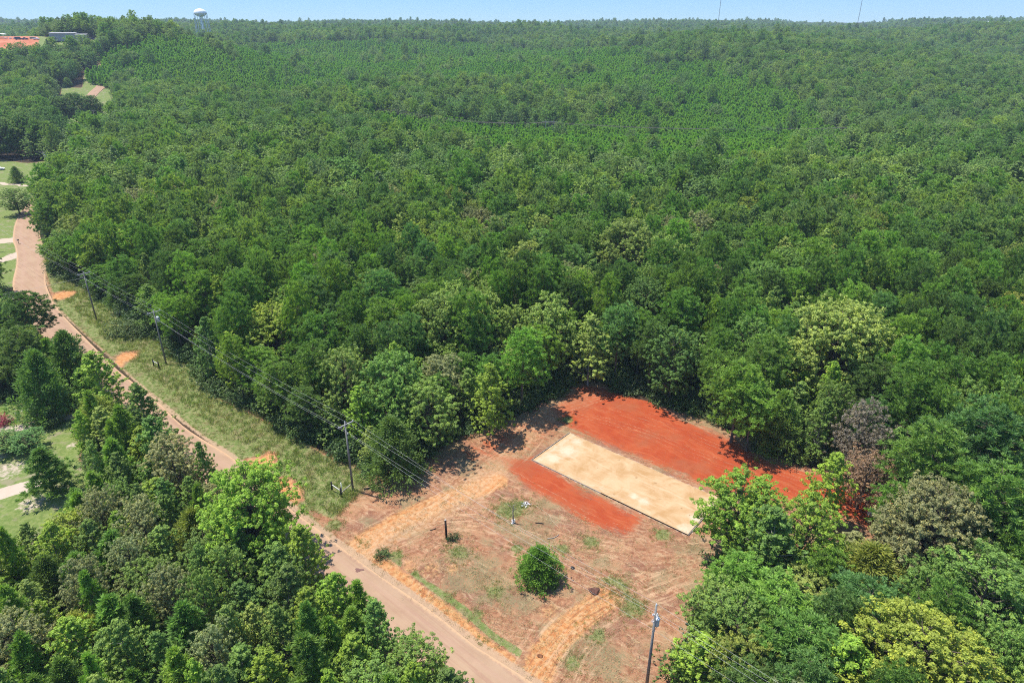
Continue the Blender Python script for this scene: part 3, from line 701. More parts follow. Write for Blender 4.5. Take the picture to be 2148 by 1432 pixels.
# hand placed trees
hero(570, 640, 13.5, 6.2, 'oak', 'yellow', "broad yellow-green tree over the verge between the two middle utility poles", 0)
hero(716, 750, 9, 4.0, 'oak', 'grey', "round greyish green tree just left of the middle utility pole's top", 1)
hero(640, 760, 8, 2.6, 'gum', 'bright', "small bright sweetgum between the yellow-green tree and the greyish round tree")
hero(560, 790, 7, 2.6, 'gum', 'mid', "low mid green sweetgum at the verge under the broad yellow-green tree")
hero(690, 850, 6.5, 2.5, 'gum', 'light', "small pale leafed sweetgum at the grass edge below the greyish round tree")
hero(820, 880, 9.5, 4.2, 'cedar', 'dark', "large dark cedar where the wooded verge meets the clearing, right of the middle utility pole")
hero(775, 895, 6.5, 1.9, 'gum', 'light', "pale sweetgum sapling leaning against the large dark cedar by the middle pole")
hero(890, 800, 12, 4.4, 'oak', 'mid', "mid green oak overhanging the left corner of the clearing", 2)
hero(930, 615, 16.5, 5.6, 'oak', 'light', "large pale green oak standing behind the clearing's left corner", 3)
hero(1010, 610, 16, 5.2, 'oak', 'light', "pale green oak with visible limbs, right neighbour of the large pale oak", 4)
hero(1095, 690, 15, 3.6, 'pine', 'pine_bright'); hero(1030, 760, 13, 3.4, 'gum', 'bright'); hero(1150, 620, 16, 4.5, 'oak', 'light')
hero(1110, 505, 17, 5.0, 'oak', 'light'); hero(1320, 462, 18, 7.0, 'oak', 'light', "huge pale green oak rising above the pines beyond the clearing's top corner", 0)
hero(1400, 500, 16, 5.0, 'oak', 'light'); hero(1200, 560, 16, 4.6, 'oak', 'mid')
hero(1300, 640, 15, 3.4, 'pine', 'bluish', "blue-green pine directly above the top corner of the red clay"); hero(1240, 660, 14, 4.0, 'gum', 'light'); hero(1420, 690, 14, 4.2, 'oak', 'dark')
hero(1480, 700, 11, 4.0, 'oak', 'mid'); hero(1560, 760, 14, 3.8, 'pine', 'pine_bright'); hero(1620, 700, 15, 3.8, 'pine', 'pine')
hero(1785, 635, 19, 8.2, 'oak', 'light', "largest pale green oak, with white limbs showing, above the dead brown trees", 2)
hero(1655, 822, 10.5, 3.7, 'cedar', 'mid', "dense dark-skirted evergreen overhanging the red clay left of the dead trees"); hero(1590, 800, 12, 3.4, 'pine', 'pine_bright')
hero(1825, 845, 12.5, 3.8, 'dead0', 'dead', "dead grey-brown tree above the far end of the red clay", 0, 'dead_tree', 'dead tree')
hero(1830, 945, 9.5, 3.8, 'dead1', 'dead_brown', "dead rusty brown tree in front of the grey-brown dead one", 0, 'dead_tree', 'dead tree')
hero(1900, 900, 8.5, 2.6, 'dead1', 'dead', "small dead brownish tree right of the two larger dead ones", 0, 'dead_tree', 'dead tree')
hero(1752, 948, 11.5, 3.0, 'gum', 'bright', "pointed sweetgum standing alone in the red clay before the dead trees", 1)
hero(1560, 1002, 11.5, 4.6, 'oak', 'bright', "bright green round tree touching the right end of the tan pad", 3)
hero(1640, 1062, 11.5, 3.9, 'gum', 'mid', "mid green sweetgum in front of the bright round tree by the pad", 2)
hero(1705, 1045, 11, 3.8, 'oak', 'bright', "bright green tree between the mid sweetgum and the lone pointed sweetgum", 4)
hero(1590, 1035, 10, 3.5, 'gum', 'bright')
hero(1985, 1030, 14, 6.0, 'oak', 'grey', "big greyish green oak at the right, below the blue-green pines", 4)
hero(1850, 1150, 9, 4.6, 'cedar', 'olive', "wide olive green cedar left of the big greyish oak", 1)
hero(1900, 1020, 10, 2.6, 'pine', 'pine_bright'); hero(1790, 1110, 6, 2.4, 'gum', 'grey')
hero(1830, 1215, 11, 3.2, 'pine', 'bluish'); hero(1955, 1300, 13, 6.0, 'oak', 'yellow', "big yellow-green tree filling the lower right corner", 1)
hero(2095, 1180, 13, 4.8, 'oak', 'mid'); hero(2080, 850, 17, 4.6, 'pine', 'bluish'); hero(1990, 900, 16, 4.2, 'pine', 'pine'); hero(2110, 980, 16, 4.2, 'pine', 'pine')
hero(1640, 1235, 10, 3.8, 'pine', 'pine_bright'); hero(1510, 1225, 8, 3.4, 'oak', 'mid', "mid green oak at the clearing's right edge beside the front utility pole", 2)
hero(1560, 1260, 10, 3.6, 'oak', 'mid'); hero(1480, 1330, 7.5, 2.8, 'gum', 'bright', "bright low sweetgum right of the front utility pole's foot"); hero(1570, 1330, 9, 3.2, 'oak', 'olive')
hero(1700, 1300, 11, 3.6, 'pine', 'pine'); hero(1780, 1330, 11, 3.4, 'gum', 'bright')
# left of the road
hero(505, 988, 13.5, 5.4, 'oak', 'bright', "large bright round tree at the roadside, nearest the orange washed patch", 0)
hero(420, 925, 11, 1.9, 'gum', 'mid', "slim pointed sweetgum whose tip stands over the road")
hero(350, 918, 11, 3.5, 'oak', 'grey', "greyish green oak by the road, left of the large bright roadside tree", 3)
hero(285, 800, 13, 3.6, 'gum', 'mid', "tall conical sweetgum on the left roadside below the power line", 3); hero(190, 735, 12, 3.9, 'gum', 'bright', "broad leafy sweetgum on the left roadside across from the orange dirt pull-off", 4)
hero(315, 870, 12, 3.2, 'gum', 'mid'); hero(240, 850, 11, 2.8, 'young', 'pine_bright'); hero(230, 920, 10, 2.6, 'young', 'pine_bright')
hero(125, 700, 12, 4.2, 'cedar', 'dark', "dark spreading cedar left of the road bend"); hero(45, 615, 13, 3.6, 'pine', 'pine_dark', "dark pine beside the road bend at the picture's left edge"); hero(20, 690, 13, 4.0, 'pine', 'pine_dark'); hero(60, 740, 12, 4, 'cedar', 'dark')
hero(80, 935, 8, 3.1, 'young', 'pine', "round bushy pine alone on the lower left lawn", 0); hero(150, 1030, 6, 2.2, 'young', 'pine')
hero(50, 903, 3.6, 2.4, 'oak', 'bluish', "low wide leaved shrubby tree beside the sandy drive", 3); hero(0, 905, 3.6, 2.3, 'oak', 'bluish')
hero(628, 1098, 10.5, 2.6, 'gum', 'bright', "pointed bright sweetgum sticking up at the roadside opposite the first clearing entrance"); hero(575, 1140, 10, 2.8, 'gum', 'mid')
hero(700, 1195, 9, 2.4, 'gum', 'bright', "narrow sweetgum at the road's left edge opposite the stain"); hero(780, 1258, 9.5, 2.3, 'gum', 'mid', "pointed sweetgum whose tip reaches over the road in front"); hero(868, 1345, 8, 2.9, 'oak', 'mid', "last round tree along the road's left edge at the bottom of the picture", 1)
hero(435, 1310, 10, 2.2, 'oak', 'grey', "small grey-leafed tree among the greens at lower left")
hero(25, 395, 9, 4.6, 'oak', 'mid', "round oak on the upper left lawn casting shade over the road", 1); hero(28, 350, 6.5, 2.6, 'cedar', 'dark', "small dark cedar on the lawn behind the round shade oak")
for px_, py_, h_, r_, lb_ in ((130, 268, 17, 7.0, "left one of three dark oaks on the far lawn by the road"), (168, 266, 18.5, 7.5, "tallest, middle one of three dark oaks on the far lawn"), (204, 262, 16, 6.0, "right one of three dark oaks on the far lawn, beside the thin pole"),
                              (18, 332, 19, 7.5, "massive dark oak at the left edge behind the mown lawn"), (62, 326, 20, 7.5, "massive dark oak shading the mown lawn behind its pole"), (100, 330, 17, 6.0, "dark oak right of the massive pair behind the lawn pole")):
    p_ = G(px_, py_); put_tree('oak', p_[0], p_[1], h_, r_, 'dark', lb_)
hero(125, 412, 11, 5.0, 'oak', 'yellow', "yellow-green tree overhanging the road where it leaves the left lawn", 4); hero(235, 478, 14, 4.8, 'oak', 'yellow', "yellow-green oak in the front row above the road bend", 3)
hero(300, 530, 13, 2.4, 'gum', 'light', "tall thin pale sweetgum behind the second utility pole"); hero(285, 395, 15, 5.0, 'oak', 'grey'); hero(380, 385, 15, 5.0, 'oak', 'grey')
hero(760, 425, 15, 4.0, 'oak', 'bright')
# the solitary cedar bush of the clearing
hero(1130, 1148, 5.0, 2.6, 'cedar', 'cedar', "solitary rounded cedar standing in the middle of the clearing", 2)

def spacing(x, y):
    rightw = x > -20
    if not rightw or y < 62: 
        # young thick stand left of the road
        if dl_left(x, y): return 3.3
    return 5.0
def dl_left(x, y):
    # left side of the road in the near part
    return y < 130 and (x < -5 - (y - 48.7) * 1.12)
cell = {}
def near_ok(x, y, r, f=.78):
    gx, gy = int(x // 8), int(y // 8)
    for a in range(gx - 1, gx + 2):
        for b in range(gy - 1, gy + 2):
            for (X, Y, Q) in cell.get((a, b), ()):
                if (x - X) ** 2 + (y - Y) ** 2 < (f * (r + Q)) ** 2: return False
    return True
def reg(x, y, r): cell.setdefault((int(x // 8), int(y // 8)), []).append((x, y, r))
for q in PLACED: reg(q[0], q[1], q[2] * .8)

def proj(x, y, z):
    d = y * math.cos(PITCH) - (z - CAM_H) * math.sin(PITCH); v = (y * math.sin(PITCH) + (z - CAM_H) * math.cos(PITCH)) / d
    return CX + FPX * x / d, CY - FPX * v, FPX / d
HERO_WIN = []
for q in RECS:
    if q['label'] and q['y'] > 55:
        a_, b_, s_ = proj(q['x'], q['y'], q['h'] * .66); HERO_WIN.append((a_, b_, q['r'] * s_ * .8, max(q['r'], q['h'] * .3) * s_ * .85, q['y']))
def hides_hero(x, y, h, r):
    a_, b_, s_ = proj(x, y, h)
    for (cx, cy, rx, ry, hy) in HERO_WIN:
        if y < hy and abs(a_ - cx) < rx + r * s_ * .45 and cy - ry * 1.2 < b_ < cy + ry * .45: return True
    return False
cand = []
N = 60000
ys = np.sqrt(rng.uniform(26 ** 2, 205 ** 2, N)); xs = rng.uniform(-1, 1, N) * (ys * .86 + 14)
sd_ = open_sd(xs, ys); rdd = dline(xs, ys, ROAD); left = xs < (-5 - (ys - 48.7) * 1.12)
nz = fbm(xs, ys, 45, 21, 2); nz2 = fbm(xs, ys, 18, 23, 2)
ordr = rng.permutation(N); auto = []
for i in ordr:
    x, y = float(xs[i]), float(ys[i])
    young = bool(left[i]) and y < 120
    u = rnd.random(); nzv = nz[i]
    if young: 
        kind = 'gum' if u < .42 else ('young' if u < .66 else ('oak' if u < .93 else 'cedar'))
        rad = rnd.uniform(1.7, 3.0) * (1.2 if kind in ('oak', 'cedar') else 1); h = rnd.uniform(7.5, 10.5) * (.8 if kind == 'cedar' else 1)
    else:
        pin = .62 if nzv > .5 else .42
        kind = 'pine' if u < pin else ('oak' if u < pin + .22 else ('gum' if u < pin + .34 else 'cedar' if u > .965 else 'oak'))
        rad = {'pine': rnd.uniform(2.3, 3.5), 'oak': rnd.uniform(2.8, 5.2), 'gum': rnd.uniform(2.3, 3.6), 'cedar': rnd.uniform(2.2, 3)}[kind]
        h = {'pine': rnd.uniform(14, 18.5), 'oak': rnd.uniform(11.5, 16), 'gum': rnd.uniform(12, 16), 'cedar': rnd.uniform(6, 9)}[kind]
    h *= .82 + .36 * nz2[i]
    edge_d = -sd_[i]
    if edge_d < rad * .62 or rdd[i] < ROAD_HW + rad * .8 + .4: continue
    if edge_d < 7 and not young: h *= rnd.uniform(.62, .9)
    # keep the low sight line over the near lower right a bit shorter
    if y < 70 and x > 10: h *= .68; rad *= .85
    if not near_ok(x, y, rad, .60 if young else .70): continue
    if bool(left[i]) and 55 < y < 175:
        ok = False
        for _k in range(3):
            a_, b_, s_ = proj(x, y, h); g_ = G(a_, b_)
            if (g_[0] < (-5 - (g_[1] - 48.7) * 1.12) - 1.0 and float(dline(g_[0], g_[1], ROAD)) > 1.6): ok = True; break
            h *= .72; rad *= .9
        if not ok: continue
    if hides_hero(x, y, h, rad):
        h *= .62
        if hides_hero(x, y, h, rad): continue
    reg(x, y, rad); auto.append((y, x, kind, h, rad, young))
# the trees that show largest become individuals, up to the limit of each kind
LIMIT = {'pine': 290, 'oak': 262, 'gum': 285, 'young': 150, 'cedar': 90}
have = {k: sum(1 for q in RECS if q['kind'] == k) for k in LIMIT}
auto.sort(); woods_extra = []
for (y, x, kind, h, rad, young) in auto:
    infr = abs(x) < y * .70 + 20
    if infr and have[kind] < LIMIT[kind]:
        have[kind] += 1; u = rnd.random()
        tone = {'pine': ('pine' if u < .4 else 'pine_bright' if u < .72 else 'pine_dark' if u < .85 else 'bluish'),
                'oak': ('mid' if u < .34 else 'dark' if u < .5 else 'grey' if u < .7 else 'light' if u < .88 else 'olive' if u < .96 else 'yellow'),
                'gum': ('mid' if u < .3 else 'bright' if u < .68 else 'light' if u < .9 else 'dark'),
                'young': ('pine_bright' if u < .7 else 'pine'), 'cedar': ('dark' if u < .5 else 'olive')}[kind]
        put_tree(kind, x, y, h, rad, tone)
    else: woods_extra.append((x, y, kind, h, rad))

# ---- labels that single a tree out by look and by where it stands
LM = [('the front utility pole', 13.4, 47.0), ('the lone dark post', -8.4, 68.5), ('the middle utility pole', -22.5, 78.6), ('the far transformer pole', -67.1, 118.1), ('the road bend pole', -92.1, 139.1),
      ("the clearing's top corner", 14.4, 110), ("the pad's right end", 29, 76), ('the dead trees', 52, 88), ('the solitary cedar', 3, 60), ("the lower left lawn", -66, 82), ('the upper left lawn', -160, 215),
      ("the lower left corner", -35, 40), ("the lower right corner", 38, 45), ("the right picture edge", 95, 120), ('the huge pale oak', 33, 160), ('the broad yellow-green tree', -52, 112),
      ('the yellow-green roadside oak', -110, 185), ('the far middle woods', -10, 190), ('the far right woods', 120, 190), ('the far left woods', -70, 190), ('the largest pale oak', 70, 125), ("the pad's left end", 0, 92), ('the bright roadside tree', -33, 73),
      ('the left thicket centre', -55, 58), ('the big greyish oak', 60, 78)]
ORD = ['nearest'] + [w + ' nearest' for w in 'second third fourth fifth sixth seventh eighth ninth tenth eleventh twelfth thirteenth fourteenth fifteenth sixteenth'.split()]
NUM = 'two three four five six seven eight nine ten eleven twelve thirteen fourteen fifteen sixteen'.split()
groups = {}
for q in RECS:
    if q['label']: 
        q['o']['group'] = f"{NAME[q['kind']][1]}s of the woods" if q['kind'] in NAME else "dead trees at the red clay"
        continue
    d = sorted((math.hypot(q['x'] - a, q['y'] - b), n_, a, b) for n_, a, b in LM)[0]
    dx, dy = q['x'] - d[2], q['y'] - d[3]
    side = ('right of' if dx > 0 else 'left of') if abs(dx) > abs(dy) else ('behind' if dy > 0 else 'in front of')
    size = ''
    groups.setdefault((q['kind'], q['tone'], side, d[1]), []).append((d[0], q))
for (kind, tone, side, lm), L in groups.items():
    L.sort(key=lambda a: a[0])
    for i, (d, q) in enumerate(L):
        base = f"{WORD[tone]} {NAME[kind][2]} {side} {lm}"
        if len(L) == 1: lab = base
        elif len(L) <= 16: lab = f"{base}, {ORD[i]} of {NUM[len(L) - 2]}"
        else: lab = base + (', close by' if i < len(L) // 2 else ', farther off')
        q['o']['label'] = lab
        q['o']['group'] = f"{NAME[kind][1]}s of the woods" if len(L) <= 16 else lab

# ------------------------------------------------------------------ masses of trees no one could count
def variant_collection(name, specs, leafmat):
    c = bpy.data.collections.new(name)
    for i, (kind, seed, lod, thick) in enumerate(specs):
        v, f, tint, br, ap, H, zb = grow(kind, seed, lod)
        mb = trunk_mb(br, ap, H, kind, thick, 2)
        tv = np.array(mb.v); tf = [q for q in mb.f if len(q) == 4]; nv = len(v)
        allv = np.concatenate([v, tv]); allf = np.concatenate([f, np.array(tf) + nv])
        mi = np.concatenate([np.zeros(len(f)), np.ones(len(tf))])
        me = np_mesh(f"{name}_{i:02d}", allv, allf, [leafmat, M['bark']], mi, attrs={"tint": ('FACE', np.concatenate([tint, np.zeros(len(tf))]))})
        o = bpy.data.objects.new(f"{name}_{i:02d}", me); c.objects.link(o)
    return c

def scatter(name, coll, pts, idx, rot, scl, label, cat, tilt=None):
    n = len(pts); me = bpy.data.meshes.new(name); me.vertices.add(n); me.vertices.foreach_set("co", np.asarray(pts, np.float32).ravel())
    a = me.attributes.new("variant", 'INT', 'POINT'); a.data.foreach_set("value", np.asarray(idx, np.int32))
    rv_ = np.zeros((n, 3), np.float32); rv_[:, 2] = rot
    if tilt is not None: rv_[:, :2] = tilt
    a = me.attributes.new("turn", 'FLOAT_VECTOR', 'POINT'); a.data.foreach_set("vector", rv_.ravel())
    a = me.attributes.new("size", 'FLOAT_VECTOR', 'POINT'); a.data.foreach_set("vector", np.asarray(scl, np.float32).ravel())
    o = link_mesh(name, me); ng = bpy.data.node_groups.new(name + "_scatter", 'GeometryNodeTree')
    ng.interface.new_socket("Geometry", in_out='INPUT', socket_type='NodeSocketGeometry'); ng.interface.new_socket("Geometry", in_out='OUTPUT', socket_type='NodeSocketGeometry')
    N_ = ng.nodes; L_ = ng.links; gi = N_.new("NodeGroupInput"); go = N_.new("NodeGroupOutput")
    ci = N_.new("GeometryNodeCollectionInfo"); ci.inputs["Collection"].default_value = coll; ci.inputs["Separate Children"].default_value = True; ci.inputs["Reset Children"].default_value = True
    ip = N_.new("GeometryNodeInstanceOnPoints"); ip.inputs["Pick Instance"].default_value = True
    def na(nm_, ty):
        q = N_.new("GeometryNodeInputNamedAttribute"); q.data_type = ty; q.inputs["Name"].default_value = nm_
        return [s for s in q.outputs if s.enabled and s.name == "Attribute"][0]
    L_.new(gi.outputs[0], ip.inputs["Points"]); L_.new(ci.outputs[0], ip.inputs["Instance"]); L_.new(na("variant", 'INT'), ip.inputs["Instance Index"])
    L_.new(na("turn", 'FLOAT_VECTOR'), ip.inputs["Rotation"]); L_.new(na("size", 'FLOAT_VECTOR'), ip.inputs["Scale"]); L_.new(ip.outputs[0], go.inputs[0])
    md = o.modifiers.new("scatter", 'NODES'); md.node_group = ng
    tag(o, label, cat, kind="stuff"); return o

# far woods
wc = variant_collection("woodland_variant", [('oak', 501, .7, .24), ('oak', 502, .7, .24), ('oak', 503, .6, .24), ('gum', 504, .5, .17), ('gum', 505, .5, .17), ('pine', 506, .5, .19), ('pine', 507, .5, .19), ('pine', 508, .4, .19), ('cedar', 509, .4, .12)], M['leaf_woods'])
VH = [14, 14, 14, 14, 14, 16, 16, 16, 8]; VR = [4.6, 4.6, 4.6, 3.6, 3.6, 3.1, 3.1, 3.1, 2.8]
# the young plantation on the slope
PLANT = [tuple(GT(px, py, 5)) for px, py in [(235, 112), (330, 100), (520, 92), (700, 88), (1000, 92), (1270, 104), (1420, 104), (1450, 128), (1180, 155), (1080, 185), (900, 192), (770, 194), (640, 222), (520, 214), (420, 205), (240, 190)]]
PLANT2 = [tuple(GT(px, py, 5)) for px, py in [(1010, 196), (1180, 165), (1300, 146), (1440, 132), (1560, 140), (1660, 175), (1700, 225), (1760, 275), (1830, 345), (1660, 385), (1380, 376), (1180, 356), (1000, 330), (800, 296), (800, 240), (900, 258), (1240, 258), (1330, 222), (1240, 205)]]
def in_plant(x, y): 
    w = (fbm(x, y, 40, 61, 3) - .5) * 55
    return (np.maximum(sdpoly(x, y, PLANT), sdpoly(x, y, PLANT2)) + w) > 0
CORR = [tuple(GT(px, py, 4)) for px, py in [(1000, 292), (1180, 305), (1400, 322), (1600, 330), (1800, 330), (2000, 318)]]
P_, I_, R_, S_ = [], [], [], []
P2, I2, R2, S2 = [], [], [], []
def fill(y0, y1, step, r2):
    out = []
    yy = y0
    while yy < y1:
        s_ = step(yy); w = yy * .80 + 30; nx = int(2 * w / s_)
        xx = (np.arange(nx) + .5) * s_ - w + r2.uniform(-.42, .42, nx) * s_; y_ = yy + r2.uniform(-.42, .42, nx) * s_
        out.append(np.stack([xx, y_], -1)); yy += s_
    return np.concatenate(out)
r2 = np.random.default_rng(5)
pts = fill(200, 2700, lambda y_: 6.3 if y_ < 500 else (6.3 + (y_ - 500) * .0036), r2)
x, y = pts[:, 0], pts[:, 1]
ins = in_plant(x, y) & (r2.uniform(size=len(x)) > .035)
osd = np.full(len(x), -99.0); m9 = y < 900; osd[m9] = open_sd(x[m9], y[m9]); rdd = np.full(len(x), 99.0); rdd[m9] = dline(x[m9], y[m9], ROAD)
occ = np.array([not near_ok(a, b, 2.5, .7) if b < 215 else False for a, b in zip(x, y)])
corr = dline(x, y, CORR) < 3.5
keep = (~ins) & (osd < -3.0) & (rdd > np.where(y > 300, 2.2, 6.5)) & (~occ) & (~corr)
x, y = x[keep], y[keep]; n = len(x); u = r2.uniform(size=n); nzv = fbm(x, y, 60, 33, 2)
vi = np.where(u < np.where(nzv > .5, .30, .55), r2.integers(0, 3, n), np.where(u < .66, r2.integers(3, 5, n), r2.integers(5, 8, n))); vi[r2.uniform(size=n) < .02] = 8
hh = np.where(vi >= 5, r2.uniform(13, 20, n), r2.uniform(10, 18, n)) * (1 + .35 * (fbm(x, y, 70, 51, 2) - .5) * sstep(800, 1400, y) * 2); hh[vi == 8] *= .5
hh = hh * np.where((r2.uniform(size=n) < .07) & (vi >= 5) & (vi < 8) & (y > 700), 1.28, 1.0)
rr = np.where(vi >= 5, r2.uniform(2.9, 4.2, n), r2.uniform(3.4, 6.2, n)); rr *= np.where(y > 600, 1.12, 1)
for q in range(n):
    P_.append((x[q], y[q], 0)); I_.append(vi[q]); R_.append(r2.uniform(0, 6.28)); S_.append((rr[q] / VR[vi[q]], rr[q] / VR[vi[q]], hh[q] / VH[vi[q]]))
KV = {'oak': 0, 'gum': 3, 'pine': 5, 'young': 6, 'cedar': 8}
for (X, Y, kind, h_, rad) in woods_extra:
    k = KV[kind] + (rnd.randrange(2) if kind in ('oak', 'gum', 'pine') else 0); P_.append((X, Y, 0)); I_.append(k); R_.append(rnd.uniform(0, 6.28)); S_.append((rad / VR[k], rad / VR[k], h_ / VH[k]))
P_ = np.array(P_); P_[:, 2] = terrain(P_[:, 0], P_[:, 1]) - .1
scatter("woodland", wc, P_, I_, R_, S_, "mixed green woodland covering the slopes out to the skyline", "woodland")
print("woodland trees", len(P_), "individual", len(RECS), have)
pc = variant_collection("plantation_variant", [('young', 601, .5, .08), ('young', 602, .5, .08), ('young', 603, .45, .08)], M['leaf_plantation'])
pts = fill(220, 1900, lambda y_: 2.45 if y_ < 500 else 2.45 + (y_ - 500) * .0030, r2); x, y = pts[:, 0], pts[:, 1]
ins = in_plant(x, y) & (dline(x, y, CORR) > 3) & (r2.uniform(size=len(x)) > .04)
x, y = x[ins], y[ins]; n = len(x); pv = np.stack([x, y, terrain(x, y) - .1], -1); hh = r2.uniform(5.5, 9.5, n) / 9 * (.8 + .45 * fbm(x, y, 55, 71, 2)); ww = r2.uniform(.95, 1.45, n)
scatter("pine_plantation", pc, pv, r2.integers(0, 3, n), r2.uniform(0, 6.28, n), np.stack([ww, ww, hh], -1), "even stand of young fresh green pines on the far slope", "pine plantation")
print("plantation", n)

# undergrowth beneath the near woods
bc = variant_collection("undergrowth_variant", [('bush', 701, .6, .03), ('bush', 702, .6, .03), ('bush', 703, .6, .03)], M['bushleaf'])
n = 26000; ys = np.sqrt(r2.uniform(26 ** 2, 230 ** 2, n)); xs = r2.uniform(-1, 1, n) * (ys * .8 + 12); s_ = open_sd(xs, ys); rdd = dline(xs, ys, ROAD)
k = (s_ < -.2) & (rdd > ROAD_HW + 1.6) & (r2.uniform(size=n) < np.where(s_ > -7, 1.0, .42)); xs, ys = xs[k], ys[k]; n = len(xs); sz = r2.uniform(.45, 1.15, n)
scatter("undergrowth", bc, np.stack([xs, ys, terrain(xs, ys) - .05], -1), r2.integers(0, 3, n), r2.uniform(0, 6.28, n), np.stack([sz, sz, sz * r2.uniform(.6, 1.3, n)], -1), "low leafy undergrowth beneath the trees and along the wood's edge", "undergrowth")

# grass and weeds on the verge, straw on the clearing
def tuft(seed, nbl, h_, w_, spread, flat=0.0):
    r = np.random.default_rng(seed); C = np.stack([r.normal(size=nbl) * spread, r.normal(size=nbl) * spread, np.zeros(nbl) + .01], -1)
    ax = unit(r.normal(size=(nbl, 3)) * np.array((1, 1, .2)) + np.array((0, 0, 1.6 * (1 - flat) + .03))); v, f = leaves(C, ax, h_, w_, r, curl=.12); return v, f, r.uniform(0, 1, nbl)
def tuft_coll(name, specs, mat):
    c = bpy.data.collections.new(name)
    for i, sp in enumerate(specs):
        v, f, tt = tuft(*sp); o = bpy.data.objects.new(f"{name}_{i:02d}", np_mesh(f"{name}_{i:02d}", v, f, [mat], attrs={"tint": ('FACE', tt)})); c.objects.link(o)
    return c
gc = tuft_coll("grass_variant", [(801, 22, .34, .045, .24), (802, 16, .50, .05, .20), (803, 26, .24, .05, .28), (804, 14, .62, .05, .22)], M['grass'])
n = 62000; xs = r2.uniform(-135, 0, n); ys = r2.uniform(62, 200, n); k = (sdpoly(xs, ys, GRASS_P) > -.4) & (dline(xs, ys, ROAD) > ROAD_HW + .5); xs, ys = xs[k], ys[k]
for px, py, r_ in ORANGE_SPOT[:6]:
    c = G(px, py); k = np.hypot(xs - c[0], ys - c[1]) > r_ * .95; xs, ys = xs[k], ys[k]
d_ = dline(xs, ys, ROAD); big = d_ > ROAD_HW + 3.2; n = len(xs)
vi = np.where(big, r2.choice([0, 1, 3], n), r2.choice([0, 2, 2], n)); sz = r2.uniform(.6, 1.3, n) * np.where(big, 1.05, .6)
gx, gy, gv, gs = xs, ys, vi, sz
for px, py, r_ in GSPOT:
    c = G(px, py); m_ = int(26 * r_ * r_); a = r2.normal(size=(m_, 2)) * r_ * .6 + c; gx = np.append(gx, a[:, 0]); gy = np.append(gy, a[:, 1]); gv = np.append(gv, np.full(m_, 2)); gs = np.append(gs, r2.uniform(.3, .8, m_))
k = (sdpoly(gx, gy, PAD) < -.3) & (dline(gx, gy, ROAD) > ROAD_HW + .3); gx, gy, gv, gs = gx[k], gy[k], gv[k], gs[k]; n = len(gx)
scatter("verge_grass", gc, np.stack([gx, gy, ground_z(gx, gy)], -1), gv, r2.uniform(0, 6.28, n), np.stack([gs, gs, gs], -1), "tall mixed grass and weeds on the roadside verge", "grass")
print("grass", n)
sc_ = tuft_coll("straw_variant", [(811, 12, .42, .020, .35, 1.0), (812, 8, .65, .022, .45, 1.0), (813, 14, .22, .028, .30, .7)], M['straw'])
n = 46000; xs = r2.uniform(-32, 75, n); ys = r2.uniform(40, 118, n); k = (sdpoly(xs, ys, OPEN['clearing']) > .2) & (sdpoly(xs, ys, PAD) < -.3) & (dline(xs, ys, ROAD) > ROAD_HW + .3)
k &= (fbm(xs, ys, 6, 41, 3) + r2.uniform(-.22, .22, n) > .50) & (sdpoly(xs, ys, RED1) < .5) & (sdpoly(xs, ys, RED2) < .3) & (sdpoly(xs, ys, GRASS_P) < 1)
xs, ys = xs[k], ys[k]; n = len(xs); sz = r2.uniform(.5, 1.2, n)
scatter("straw_litter", sc_, np.stack([xs, ys, ground_z(xs, ys) + .01], -1), r2.integers(0, 3, n), r2.uniform(0, 6.28, n), np.stack([sz, sz, sz], -1), "dry straw, twigs and cut stalks strewn over the cleared earth", "straw")
print("straw", n)
# ------------------------------------------------------------------ utility poles and wires
LINE = [(-150, 190), (-92.1, 139.1), (-67.1, 118.1), (-22.5, 78.6), (13.4, 47.0), (48, 14)]
def nrm2(i):
    a = np.array(LINE[max(i - 1, 0)]); b = np.array(LINE[min(i + 1, len(LINE) - 1)]); t_ = (b - a) / np.hypot(*(b - a)); return np.array((-t_[1], t_[0]))
def bar(mb, p, q, w, h_): 
    p, q = Vector(p), Vector(q); d = q - p; L = d.length; m = d.to_track_quat('X', 'Z').to_matrix().to_4x4()
    return mb.box((p + q) / 2, (L, w, h_), tilt=m)
def insulator(mb, c, h_=.2, r=.055): mb.lathe([(r * .4, 0), (r, h_ * .15), (r * .6, h_ * .35), (r, h_ * .5), (r * .55, h_ * .75), (r * .75, h_ * .85), (r * .3, h_)], 10, c); return mb
def transformer(parent, c, dirv, H_):
    e = parent; can = MB(); can.lathe([(.02, -.02), (.24, -.0), (.27, .03), (.27, .85), (.29, .87), (.24, .95), (.08, 1.0)], 18, c)
    for an in (0.4, 1.6, 2.9, 4.2, 5.3): can.box((c[0] + .29 * math.cos(an), c[1] + .29 * math.sin(an), c[2] + .42), (.05, .03, .6), an)
    o = can.build("transformer_can", M['tin'], e, True)
    b_ = MB(); insulator(b_, (c[0] + .08, c[1], c[2] + .98), .30, .06); insulator(b_, (c[0] - .12, c[1] + .05, c[2] + .98), .22, .05); b_.build("bushing", M['ceramic'], o)
    k = MB(); bar(k, (c[0], c[1], c[2] + .65), (c[0] - dirv[0] * .42, c[1] - dirv[1] * .42, c[2] + .65), .08, .08); bar(k, (c[0], c[1], c[2] + .2), (c[0] - dirv[0] * .42, c[1] - dirv[1] * .42, c[2] + .2), .08, .08)
    k.build("bracket", M['steel'], e)
